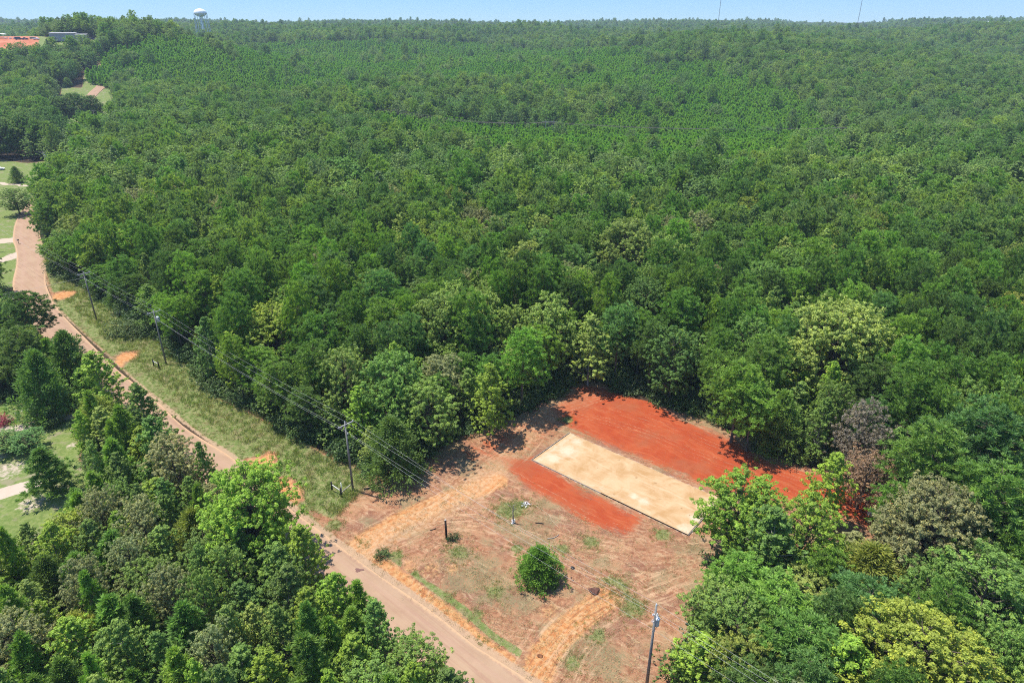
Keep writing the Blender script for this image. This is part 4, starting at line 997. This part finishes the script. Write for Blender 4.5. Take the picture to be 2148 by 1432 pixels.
def pole(x, y, h_, label, arm_dir, arm=True, tr=None, r=.15, neutral=True, arm_len=2.5):
    z = float(ground_z(np.array([x]), np.array([y]))[0]); e = empty("utility_pole", (x, y, z)); tag(e, label, "utility pole", "utility poles along the road")
    m = MB(); m.tube([(0, 0, -.3), (0, 0, h_ * .5), (0, 0, h_)], [r * 1.12, r * .92, r * .68], 12); m.build("pole_shaft", M['wood_pole'], e, True)
    a = Vector((arm_dir[0], arm_dir[1], 0)).normalized(); tops = []
    if arm:
        q = MB(); c = Vector((0, 0, h_ - .28)) + Vector((-a.y, a.x, 0)) * .16; bar(q, c - a * arm_len / 2, c + a * arm_len / 2, .10, .13); q.build("crossarm", M['crossarm'], e)
        q = MB(); bar(q, c + a * .75 - Vector((0, 0, .05)), Vector((0, 0, h_ - 1.0)), .04, .03); bar(q, c - a * .75 - Vector((0, 0, .05)), Vector((0, 0, h_ - 1.0)), .04, .03); q.build("arm_brace", M['steel'], e)
        for s_ in (-arm_len / 2 + .12, arm_len / 2 - .12):
            p_ = c + a * s_ + Vector((0, 0, .06)); insulator(MB(), p_)
            k = MB(); insulator(k, p_); k.build("insulator", M['ceramic'], e); tops.append((x + p_.x, y + p_.y, z + p_.z + .2))
        k = MB(); insulator(k, (0, 0, h_)); k.build("insulator", M['ceramic'], e); tops.insert(1, (x, y, z + h_ + .2))
    else:
        for zz, s_ in ((h_ - .02, 0), (h_ - .95, .42), (h_ - 1.55, -.40)):
            p_ = a * s_ + Vector((0, 0, zz)); k = MB(); insulator(k, p_, .24, .07); 
            if s_: bar(k, Vector((0, 0, zz - .05)), p_, .04, .04)
            k.build("insulator", M['ceramic'], e); tops.append((x + p_.x, y + p_.y, z + p_.z + .24))
        tops = [tops[2], tops[0], tops[1]]
        k = MB()
        for s_ in (-.25, .25):
            k.tube([a * s_ * 1.6 + Vector((0, 0, h_ - 1.5)), a * s_ * 2.1 + Vector((0, .1, h_ - 1.75)), a * s_ * 1.3 + Vector((0, .1, h_ - 2.0)), Vector((0, 0, h_ - 1.9))], .03, 6)
        k.build("fuse_cutout", M['tin'], e)
        k = MB(); k.tube([(-a.x * .5, -a.y * .5, h_ - 2.0), (-a.x * .75, -a.y * .75, h_ - 2.6), (-a.x * .6, -a.y * .6, h_ - 3.2), (-a.x * .15, -a.y * .15, h_ - 3.5)], .018, 6); k.build("drop_cable", M['black'], e)
    nz_ = h_ - (1.9 if arm else 3.45)
    k = MB(); insulator(k, (a.x * -.2, a.y * -.2, nz_ - .05), .16, .06); bar(k, (0, 0, nz_), (a.x * -.2, a.y * -.2, nz_), .05, .05); k.build("neutral_bracket", M['ceramic'], e)
    tops.append((x + a.x * -.2, y + a.y * -.2, z + nz_ + .1))
    if tr: transformer(e, (a.x * tr[0], a.y * tr[0], h_ - tr[1]), (a.x * (1 if tr[0] > 0 else -1), a.y * (1 if tr[0] > 0 else -1)), h_)
    return tops
TOPS = []
PL = ["wooden crossarm pole farthest up the near power line, among the left edge trees", "crossarm pole at the road bend, with a side wire towards the road",
      "crossarm pole with a grey transformer, above the orange dirt pull-off", "bare crossarm pole where the grassy verge meets the clearing, beside a fence brace",
      "foreground pole without crossarm carrying a pale grey transformer, at the clearing's lower right", "pole beyond the clearing's lower edge"]
for i, (x_, y_) in enumerate(LINE):
    nn = -nrm2(i)                                   # points away from the road
    TOPS.append(pole(x_, y_, 11.2 if i else 11.5, PL[i], nn, arm=(i != 4), tr={2: (-.45, 2.4), 4: (-.45, 2.9)}.get(i)))
def catenary(a, b, sag, n=14): 
    a, b = np.array(a), np.array(b); return [tuple(a + (b - a) * k / n - np.array((0, 0, sag * 4 * (k / n) * (1 - k / n)))) for k in range(n + 1)]
WN = ["roadside outer power wire, nearest the road, strung pole to pole", "middle power wire running over the pole tops", "far side power wire on the field ends of the crossarms", "lowest neutral wire slung below the crossarms"]
for w in range(4):
    mb = MB()
    for i in range(len(LINE) - 1):
        L = math.dist(LINE[i], LINE[i + 1]); mb.tube(catenary(TOPS[i][w], TOPS[i + 1][w], L * .012), .0075, 5)
    o = mb.build("power_wire", M['wire']); tag(o, WN[w], "wire", "wires of the roadside power line")
# side wire at the bend pole, crossing the road
mb = MB(); mb.tube(catenary((-92.4, 138.9, 10.1), (-121, 128, 7.5), .5), .015, 5); tag(mb.build("service_wire", M['wire']), "slack side wire leaving the bend pole across the road", "wire")
e1 = pole(-196.5, 292.5, 10.6, "distant crossarm pole with transformer on the mown upper left lawn", (1, .15), tr=(.45, 2.2)); e2 = pole(-253.9, 433.9, 9.8, "distant thin pole on the far lawn right of the wide dark oak", (1, .2))
e3 = pole(-285, 268, 10.6, "pole standing outside the left edge of the picture", (.2, 1))
for w, lb in ((1, "upper wire running left from the lawn pole"), (3, "lower wire running left from the lawn pole")):
    mb = MB(); mb.tube(catenary(e1[w], e3[w], 1.2), .03, 4); tag(mb.build("power_wire", M['black']), lb, "wire")
# transmission frames in the cut through the far woods
def hframe(x, y, h_, label):
    z = float(terrain(x, y)); e = empty("transmission_tower", (x, y, z)); tag(e, label, "power line frame", "wooden frames of the far transmission line")
    m = MB()
    for s_ in (-2.4, 2.4): m.tube([(s_, 0, 0), (s_, 0, h_)], [.22, .15], 8)
    m.build("pole_pair", M['grey_wood'], e); m = MB(); m.box((0, 0, h_ - 1.2), (9, .3, .35)); m.build("crossarm", M['grey_wood'], e)
    m = MB(); bar(m, (-2.4, 0, h_ - 5), (2.4, 0, h_ - 2), .15, .15); bar(m, (2.4, 0, h_ - 5), (-2.4, 0, h_ - 2), .15, .15); m.build("cross_brace", M['grey_wood'], e)
    return [(x + s_, y, z + h_ - 1.6) for s_ in (-5.2, 0, 5.2)]
h1 = GT(1903, 322); h2 = GT(1152, 306); fr = [hframe(h2[0], h2[1], 15, "far transmission line frame standing in the middle of the wooded cut"), hframe(h1[0], h1[1], 17, "far transmission line frame at the right, its pale crossarm above the trees")]
h3 = h1 + (h1 - h2) * .55; fr.append([(h3[0] + s_, h3[1], float(terrain(*h3)) + 15) for s_ in (-5, 0, 5)]); h0 = h2 - (h1 - h2) * .5; fr.insert(0, [(h0[0] + s_, h0[1], float(terrain(*h0)) + 13) for s_ in (-5, 0, 5)])
for w, lb in enumerate(("left conductor of the far transmission line", "middle conductor of the far transmission line", "right conductor of the far transmission line")):
    mb = MB()
    for i in range(3): mb.tube(catenary(fr[i][w], fr[i + 1][w], 3.0), .05, 4)
    tag(mb.build("transmission_wire", M['steel']), lb, "wire")

# ------------------------------------------------------------------ masts, water tower
def mast(px, label):
    a = ray(px, 45); s_ = 1900 / a[1]; x, y = a[0] * s_, 1900.0; z = float(terrain(x, y)); e = empty("radio_mast", (x, y, z)); tag(e, label, "mast", "guyed radio masts on the skyline")
    m = MB(); Hm = 190.0; w = .75
    for k in range(3):
        an = k * 2.094; m.tube([(w * math.cos(an), w * math.sin(an), 0), (w * math.cos(an), w * math.sin(an), Hm)], .16, 5)
    n_ = 76
    for q in range(n_):
        for k in range(3):
            a1, a2 = k * 2.094, (k + 1) * 2.094; z0, z1 = q * Hm / n_, (q + 1) * Hm / n_
            m.tube([(w * math.cos(a1), w * math.sin(a1), z0), (w * math.cos(a2), w * math.sin(a2), z1)], .07, 3, False)
    m.build("lattice_shaft", M['steel'], e); g = MB()
    for k in range(3):
        an = k * 2.094 + .5
        for zz in (95, 180): g.tube([(0, 0, zz), (95 * math.cos(an), 95 * math.sin(an), 0)], .03, 3)
    g.build("guy_wires", M['wire'], e)
mast(1507, "left of two very thin radio masts above the skyline"); mast(1800, "right of two very thin radio masts above the skyline")
a = ray(423, 45); s_ = 1150 / a[1]; x, y = a[0] * s_, 1150.0; z = float(terrain(x, y)); e = empty("water_tower", (x, y, z)); tag(e, "white bulbous water tower on legs rising over the left skyline woods", "water tower")
Ht = CAM_H + (716 - 22 - 0) * 0 - z
ztop = CAM_H + 1150 * (45 - 22.5) / FPX / (math.cos(PITCH) ** 2) * .80 - z
R_t = 9.2
m = MB(); m.lathe([(.3, ztop), (R_t * .5, ztop - .9), (R_t * .85, ztop - 2.8), (R_t, ztop - 5.2), (R_t, ztop - 6.6), (R_t * .80, ztop - 9.2), (R_t * .4, ztop - 11.0), (1.2, ztop - 12)], 28); m.build("tank", M['white'], e, True)
m = MB(); m.tube([(0, 0, 0), (0, 0, ztop - 11.5)], 1.0, 10); m.build("riser_pipe", M['white'], e, True)
for k in range(8):
    an = k * math.pi / 4 + .2; m = MB(); m.tube([(R_t * 1.25 * math.cos(an), R_t * 1.25 * math.sin(an), 0), (R_t * math.cos(an), R_t * math.sin(an), ztop - 6)], .42, 6); m.build("leg", M['tin'], e)
m = MB(); pts = [((R_t + .4) * math.cos(k * math.pi / 12), (R_t + .4) * math.sin(k * math.pi / 12), ztop - 6.6) for k in range(25)]; m.tube(pts, .22, 5); m.build("walkway_rail", M['tin'], e)

# ------------------------------------------------------------------ fence braces, post, snag
def fence_brace(px, py, qx, qy, label, rail='rail'):
    a = G(px, py); b = G(qx, qy); e = empty("fence_brace", (a[0], a[1], 0)); tag(e, label, "fence brace", "old fence corner braces along the verge")
    d = Vector((b[0] - a[0], b[1] - a[1], 0))
    for p_ in (Vector((0, 0, 0)), d):
        m = MB(); m.tube([p_ + Vector((0, 0, -.2)), p_ + Vector((.01, 0, .7)), p_ + Vector((.02, .01, 1.45))], [.13, .12, .115], 9); m.build("post", M['dark_wood'], e, True)
    m = MB(); m.tube([Vector((0, 0, 1.05)), d + Vector((0, 0, .92))], .055, 8); m.build("rail", M[rail], e, True)
    return a, b
fence_brace(697, 1028, 716, 1040, "two stubby dark fence posts joined by a pale rail, beside the middle utility pole")
fence_brace(323, 767, 334, 772, "two short dark fence posts with a pale rail in the grass below the transformer pole")
p = G(741, 1025); q = G(717, 1039); m = MB(); m.tube([(p[0] - .3, p[1], .75), (q[0], q[1], .55)], .07, 8); tag(m.build("fence_rail", M['grey_wood']), "weathered rail leaning from the middle utility pole to the fence brace", "rail")
p = G(716, 1036); m = MB(); m.tube([(p[0] + .1, p[1] + .1, 0), (p[0] + .1, p[1] + .1, 1.9)], .05, 8); tag(m.build("marker_stake", M['white'], None, True), "thin white marker stake standing behind the fence brace", "stake")
p = G(937, 1131); e = empty("wooden_post", (p[0], p[1], 0)); tag(e, "lone dark upright post standing in the lower part of the clearing", "post")
m = MB(); m.tube([(0, 0, -.2), (-.02, 0, 1.6), (-.05, 0, 3.15)], [.15, .14, .13], 10); m.build("post_shaft", M['dark_wood'], e, True)
m = MB(); m.lathe([(.14, 3.13), (.145, 3.17), (.03, 3.19)], 10, (-.05, 0, 0)); m.build("post_cap", M['grey_wood'], e)
p = G(1076, 1097); e = empty("tree_snag", (p[0], p[1], 0)); tag(e, "small bare grey dead trunk with a pale wrapped base, below the tan pad", "dead trunk")
m = MB(); m.tube([(0, 0, -.1), (.05, 0, .9), (-.02, .05, 1.8), (.06, 0, 2.6), (.02, .02, 3.0)], [.10, .08, .065, .05, .03], 8); m.build("trunk", M['grey_wood'], e, True)
for b_ in (((.03, 0, 2.5), (-.4, .1, 2.75), (-.75, .1, 3.05)), ((.0, 0, 1.9), (.3, .1, 2.3), (.4, .1, 2.5)), ((.02, 0, 2.8), (.25, 0, 3.0), (.3, 0, 3.2))):
    m = MB(); m.tube(b_, [.035, .025, .012], 6); m.build("branch", M['grey_wood'], e, True)
rg = np.random.default_rng(3)
def rags(n_, rx, rz, s_, seed):
    r = np.random.default_rng(seed); mb = MB()
    for k in range(n_):
        c = Vector((r.normal() * rx, r.normal() * rx, abs(r.normal()) * rz + .05)); a_ = Vector(r.normal(size=3)).normalized() * s_; b_ = Vector(r.normal(size=3)).normalized() * s_ * .6; u_ = a_.cross(b_).normalized() * .01
        mb.add([c - a_ - u_, c + b_ - u_, c + a_ * 1.1 - u_, c - b_ - u_, c - a_ + u_, c + b_ + u_, c + a_ * 1.1 + u_, c - b_ + u_], [(0, 3, 2, 1), (4, 5, 6, 7), (0, 1, 5, 4), (1, 2, 6, 5), (2, 3, 7, 6), (3, 0, 4, 7)])
    return mb
rags(16, .12, .4, .16, 5).build("wrapped_debris", M['plastic'], e)
p = G(1103, 1059); o = rags(26, .30, .14, .17, 8).build("plastic_litter", M['plastic']); o.location = (p[0], p[1], .02); tag(o, "crumpled white plastic sheeting lying right of the small dead trunk", "litter")
def gcord(name, px, r_, mat, label, cat, z=.05):
    P_ = smooth_line([tuple(G(*q)) for q in px], 6); mb = MB(); mb.tube([(a, b, float(ground_z(np.array([a]), np.array([b]))[0]) + z) for a, b in P_], r_, 6); o = mb.build(name, mat, None, True); tag(o, label, cat); return o
gcord("water_hose", [(1113, 1053), (1130, 1066), (1150, 1080), (1158, 1092), (1172, 1108)], .022, M['straw_cord'], "pale hose snaking from the plastic litter towards the pad's near side", "hose")
gcord("dark_ground_strip", [(763, 1026), (780, 1022), (792, 1014), (800, 1008)], .11, M['dark_wood'], "dark rotten log lying right of the middle utility pole's foot", "log", .08)  # narrow dark tube following the ground beside the pole
gcord("branch_or_shadow_strip", [(902, 1111), (915, 1107)], .06, M['dark_wood'], "short dark stick on the ground left of the lone post", "stick", .06)
gcord("branch_or_shadow_strip", [(1123, 1098), (1140, 1099)], .07, M['dark_wood'], "short dark strip standing in for shadow right of the small dead trunk", "stick", .06)  # dark tube standing in for the snag's cast shadow, not a real stick
gcord("branch_or_shadow_strip", [(1148, 1130), (1162, 1127), (1172, 1121)], .05, M['grey_wood'], "pale grey fallen branch in the weeds above the solitary cedar", "stick", .06)
def clod(name, px, py, s_, mat, label, cat, seed, sq=.6):
    bm = bmesh.new(); bmesh.ops.create_icosphere(bm, subdivisions=3, radius=1); r = np.random.default_rng(seed); ph = r.uniform(0, 6, 6)
    for v in bm.verts:
        c = v.co; k = 1 + .22 * math.sin(3 * c.x + ph[0]) * math.cos(2.5 * c.y + ph[1]) + .12 * math.sin(7 * c.z + 5 * c.x + ph[2]) + .06 * math.sin(13 * c.y + ph[3]); v.co = Vector((c.x * k, c.y * k * .85, c.z * k * sq)) * s_
    me = bpy.data.meshes.new(name); bm.to_mesh(me); bm.free(); me.materials.append(mat)
    for p_ in me.polygons: p_.use_smooth = True
    o = link_mesh(name, me); p_ = G(px, py); o.location = (p_[0], p_[1], float(ground_z(np.array([p_[0]]), np.array([p_[1]]))[0]) + s_ * sq * .2); tag(o, label, cat); return o
clod("black_bucket", 1201, 1192, .24, M['black'], "small black object lying right of the solitary cedar", "litter", 1, .9)
clod("dirt_clump", 1247, 1240, .62, simple('dark_red_clods', (.10, .045, .03), .95, .5, 3), "dark reddish clump of dug up roots right of the solitary cedar", "dirt clump", 2, .35)
clod("dirt_clump", 1133, 1376, .30, simple('dark_orange_clods', (.17, .07, .03), .95, .5, 3), "small brown clump on the orange entrance track at the bottom", "dirt clump", 3, .4)
clod("stone", 553, 1059, .16, M['white'], "small white stone on the road shoulder across from the bright roadside tree", "stone", 4)

# ------------------------------------------------------------------ left side yard things
p = G(40, 512); e = empty("mailbox", (p[0], p[1], 0)); tag(e, "black mailbox on a post beside the road near the left edge", "mailbox")
m = MB(); m.box((0, 0, .55), (.11, .11, 1.2), bev=.01); m.build("post", M['dark_wood'], e)
m = MB(); m.prism([(-.14, 1.12), (.14, 1.12), (.14, 1.32), (.10, 1.41), (0, 1.45), (-.10, 1.41), (-.14, 1.32)], -.3, .3); m.build("box", M['black'], e)
p = G(38, 884); e = empty("wire_gate", (p[0], p[1], 0), R(38)); tag(e, "tilted grey wire mesh gate panel in the shade above the sandy drive", "gate")
m = MB()
for a_, b_ in (((0, 0, .05), (0, 0, 1.7)), ((3.0, 0, .05), (3.0, 0, 1.7)), ((0, 0, 1.7), (3.0, 0, 1.7)), ((0, 0, .05), (3.0, 0, .05))): m.tube([a_, b_], .035, 6)
m.build("frame", M['rail'], e); m = MB()
for k in range(1, 20): m.tube([(k * .15, 0, .05), (k * .15, 0, 1.7)], .007, 3, False)
for k in range(1, 11): m.tube([(0, .0, .05 + k * .15), (3.0, .0, .05 + k * .15)], .007, 3, False)
m.build("wire_mesh", M['rail'], e)
p = G(4, 858); 
m = MB(); nn_ = 9
gme_, gf_, gt_ = None, None, None
def shrub(px, py, s_, tone, label):
    n_ = rnd.randrange(3); cm, tm, H0, R0 = PROTO[f'bush{n_}']; q = G(px, py); e = empty("flowering_shrub" if 'flower' in label else "shrub", (q[0], q[1], 0), rnd.uniform(0, 6)); e.scale = (s_, s_, s_ * .9)
    tag(e, label, "shrub"); c = link_mesh("foliage", cm, e); c.color = (*tone, 1); link_mesh("stem", tm, e); return e
shrub(6, 890, .8, (.30, .06, .09), "crimson flowering shrub under the dark trees at the left edge")
shrub(85, 895, 1.2, (.12, .20, .05), "small thin leafed shrub beside the sandy drive on the left")
shrub(110, 893, .9, (.08, .13, .04), "low rounded shrub at the end of the sandy drive")
shrub(950, 1131, .45, (.05, .09, .03), "tiny dark weed clump at the lone post's foot")
shrub(800, 1166, .5, (.07, .12, .035), "low flat weed clump beside the first clearing entrance")
shrub(250, 700, 1.5, (.13, .18, .06), "pale low shrub at the grass edge left of the transformer pole")
shrub(275, 705, 1.4, (.12, .17, .06), "wide pale shrub in the grass by the transformer pole")
# car on the upper lawn
def car(x, y, z, rz, paint, label, cat="car", pickup=False, van=False, name="parked_car"):
    e = empty(name, (x, y, z), rz); tag(e, label, cat)
    if van: prof = [(-2.6, .35), (2.6, .35), (2.65, .9), (2.2, 1.15), (1.7, 2.2), (-2.55, 2.3), (-2.65, 1.0)]
    elif pickup: prof = [(-2.7, .45), (2.7, .45), (2.75, .95), (2.55, 1.15), (1.35, 1.2), (.75, 1.85), (-.55, 1.88), (-.75, 1.22), (-2.7, 1.2)]
    else: prof = [(-2.2, .3), (2.2, .3), (2.25, .7), (1.9, .88), (1.05, .98), (.45, 1.42), (-.95, 1.45), (-1.65, 1.02), (-2.2, .98), (-2.3, .6)]
    m = MB(); m.prism(prof, -.88, .88); b = m.build("body", paint, e); bv = b.modifiers.new("bevel", 'BEVEL'); bv.width = .07; bv.segments = 2
    g = MB()
    if van: w = [(-1.9, 1.35), (1.75, 1.35), (1.5, 1.95), (-1.9, 2.0)]
    elif pickup: w = [(-.5, 1.27), (1.05, 1.27), (.65, 1.75), (-.45, 1.77)]
    else: w = [(-1.35, 1.0), (.85, 1.0), (.4, 1.36), (-.85, 1.38)]
    g.prism(w, -.895, .895); g.build("windows", M['glass'], e)
    for sx in (-1.5, 1.55):
        for sy in (-.82, .82):
            t_ = MB(); t_.tube([(sx, sy - .11, .36), (sx, sy + .11, .36)], .36, 16); wl_ = t_.build("wheel", M['tyre'], e); h_ = MB(); h_.tube([(sx, sy - .118, .36), (sx, sy + .118, .36)], .2, 10); h_.build("rim", M['tin'], wl_)
    m = MB()
    for sy in (-.62, .62): m.box(((2.66 if (pickup or van) else 2.2), sy, .80 if pickup or van else .62), (.08, .28, .15), bev=.02)
    m.build("headlights", M['ceramic'], e); return e
p = G(-2, 357); car(p[0], p[1], 0, R(20), M['white'], "white car parked on the upper left lawn, cut by the picture's edge")
# slatted metal trailer in the shade, right
p = G(1856, 1092); e = empty("utility_trailer", (p[0], p[1], 0), R(-38)); tag(e, "pale metal slatted trailer half hidden under the big greyish oak", "trailer")
m = MB(); m.box((0, 0, .6), (4.2, 2.0, .08))
m.build("bed", M['rail'], e); m = MB()
for k in range(4): m.box((0, -1.0, .78 + k * .22), (4.2, .04, .10)); m.box((0, 1.0, .78 + k * .22), (4.2, .04, .10))
for k in range(6): m.box((-2.07 + k * .83, -1.0, 1.05), (.06, .06, .9)); m.box((-2.07 + k * .83, 1.0, 1.05), (.06, .06, .9))
m.build("slatted_side", M['rail'], e)
for sy in (-1.1, 1.1): m = MB(); m.tube([(0, sy - .1, .35), (0, sy + .1, .35)], .35, 14); m.build("wheel", M['tyre'], e)
m = MB(); m.tube([(2.1, 0, .55), (3.3, 0, .5)], .05, 6); m.build("drawbar", M['steel'], e)
# white house roof glimpsed behind the far left oaks
def house(x, y, z, rz, L, W, Hh, roof_m, wall_m, label, name="house", pitch=.32, openings=(), cat="house"):
    e = empty(name, (x, y, z), rz); tag(e, label, cat)
    m = MB(); m.prism([(-W / 2, 0), (W / 2, 0), (W / 2, Hh), (0, Hh + W / 2 * pitch), (-W / 2, Hh)], -L / 2, L / 2)
    m.v = [(v[1], v[0], v[2]) for v in m.v]; m.build("wall", wall_m, e)
    rf = MB()
    for s_ in (-1, 1):
        y0, y1 = 0, s_ * (W / 2 + .4); z0, z1 = Hh + W / 2 * pitch + .12, Hh - .4 * pitch + .12
        rf.add([(-L / 2 - .4, y0, z0), (L / 2 + .4, y0, z0), (L / 2 + .4, y1, z1), (-L / 2 - .4, y1, z1), (-L / 2 - .4, y0, z0 + .14), (L / 2 + .4, y0, z0 + .14), (L / 2 + .4, y1, z1 + .14), (-L / 2 - .4, y1, z1 + .14)],
               [(0, 1, 2, 3), (4, 7, 6, 5), (0, 4, 5, 1), (2, 6, 7, 3), (1, 5, 6, 2), (0, 3, 7, 4)])
    rf.build("roof", roof_m, e)
    for nm_, ox, oz, ow, oh in openings:
        d = MB(); d.box((ox, -W / 2 - .02, oz + oh / 2), (ow, .1, oh)); dd_ = d.build(nm_, M['shed_dark'] if nm_ == 'doorway' else M['glass'], e)
        f_ = MB()
        for q in (-1, 1): f_.box((ox + q * (ow / 2 + .06), -W / 2 - .05, oz + oh / 2), (.12, .12, oh + .24))
        f_.box((ox, -W / 2 - .05, oz + oh + .06), (ow, .12, .12)); f_.build("frame", M['white'], dd_)
    return e
p = GT(78, 222); house(p[0], p[1], float(terrain(*p)), R(15), 16, 8, 2.8, M['rail'], M['white'], "white house mostly hidden behind the far left oaks", openings=(("window", -5, 1, 1.4, 1.2), ("door", 0, .1, 1, 2), ("window", 5, 1, 1.4, 1.2)))
# hilltop yard at upper left
def HT(px, py): p_ = GT(px, py); return p_[0], p_[1], float(terrain(*p_))
x, y, z = HT(138, 84); house(x, y, z - .2, R(6), 22, 10, 6.2, M['shed'], M['shed'], "long greyish metal shed with a dark doorway on the upper left hilltop", "metal_shed", .12, (("doorway", 4, 0, 2.6, 3.6), ("window", -6, 2, 2, 1)), "shed")
x, y, z = HT(176, 85); house(x + 3, y - 6, z - .2, R(12), 9, 8, 5.4, M['shed'], M['shed'], "smaller grey metal shed right of the long hilltop shed", "metal_shed", .12, (("doorway", 2, 0, 2.0, 3.8),), "shed")
x, y, z = HT(38, 82); car(x, y, z, R(25), M['blue'], "dark blue van at the top of the red field, left of the cream truck", "van", van=True, name="parked_van")
x, y, z = HT(52, 82); car(x, y, z, R(-160), M['blue'], "dark blue pickup between the blue van and cream truck on the hill", "pickup truck", pickup=True, name="pickup_truck")
x, y, z = HT(64, 82); car(x, y + 4, z, R(10), M['cream'], "cream box van behind the vehicles on the red hill", "van", van=True, name="parked_van")
x, y, z = HT(76, 83); car(x, y, z, R(4), M['white'], "white pickup truck at the right end of the red field", "pickup truck", pickup=True, name="pickup_truck")
x, y, z = HT(192, 83); car(x, y, z, R(8), M['blue'], "dark blue pickup right of the small hilltop shed", "pickup truck", pickup=True, name="pickup_truck")
for k, (px, lb) in enumerate(((12, "low white concrete slab at the far left of the red field"), (22, "small white crate beside the slab on the red field"), (30, "white tank lying left of the dark blue van"))):
    x, y, z = HT(px, 81); m = MB(); m.box((0, 0, .5), (3.0 if k == 0 else 1.6, 1.6, 1.0 if k else .6), .2 * k, .08); o = m.build(("concrete_slab", "storage_crate", "storage_tank")[k], M['white']); o.location = (x, y, z); tag(o, lb, ("slab", "crate", "tank")[k])
x, y, z = HT(4, 80); e = empty("carport", (x, y, z), R(5)); tag(e, "open carport with pale roof at the left edge of the red field", "carport")
m = MB(); m.prism([(-3.6, 3.0), (0, 3.7), (3.6, 3.0), (3.6, 3.15), (0, 3.85), (-3.6, 3.15)], -3, 3); m.build("roof", M['white'], e)
for sx in (-3.4, 3.4):
    for sy in (-2.8, 2.8): m = MB(); m.box((sx, sy, 1.5), (.14, .14, 3.05)); m.build("post", M['rail'], e)
# pale building at the far right horizon
a_ = ray(2092, 56); s_ = 2050 / a_[1]; x, y = a_[0] * s_, 2050.0; house(x, y, float(terrain(x, y)) + 4, R(-10), 60, 16, 14, M['white'], M['white'], "tiny white building on the hazy right horizon", "warehouse", .1, (("doorway", 0, 0, 6, 6),), "building")

# ------------------------------------------------------------------ haze
HAZE = 0.00011
mb = MB(); bm = bmesh.new(); bmesh.ops.create_cube(bm, size=1)
zlo, zhi = -16.0, 330.0; ylo, yhi = -460.0, 6900.0; xw = 6700.0
for v in bm.verts: v.co = Vector((v.co.x * 2 * xw, (v.co.y + .5) * (yhi - ylo) + ylo, (v.co.z + .5) * (zhi - zlo) + zlo))
me = bpy.data.meshes.new("haze"); bm.to_mesh(me); bm.free(); hz = link_mesh("haze", me); tag(hz, kind="stuff")
hm = bpy.data.materials.new("thin_summer_haze"); hm.use_nodes = True; hn = hm.node_tree.nodes; hl = hm.node_tree.links; hn.remove(hn["Principled BSDF"])
pv = hn.new("ShaderNodeVolumePrincipled"); pv.inputs["Density"].default_value = HAZE; pv.inputs["Color"].default_value = (.66, .80, 1.0, 1); hl.new(pv.outputs[0], hn["Material Output"].inputs["Volume"])
me.materials.append(hm)
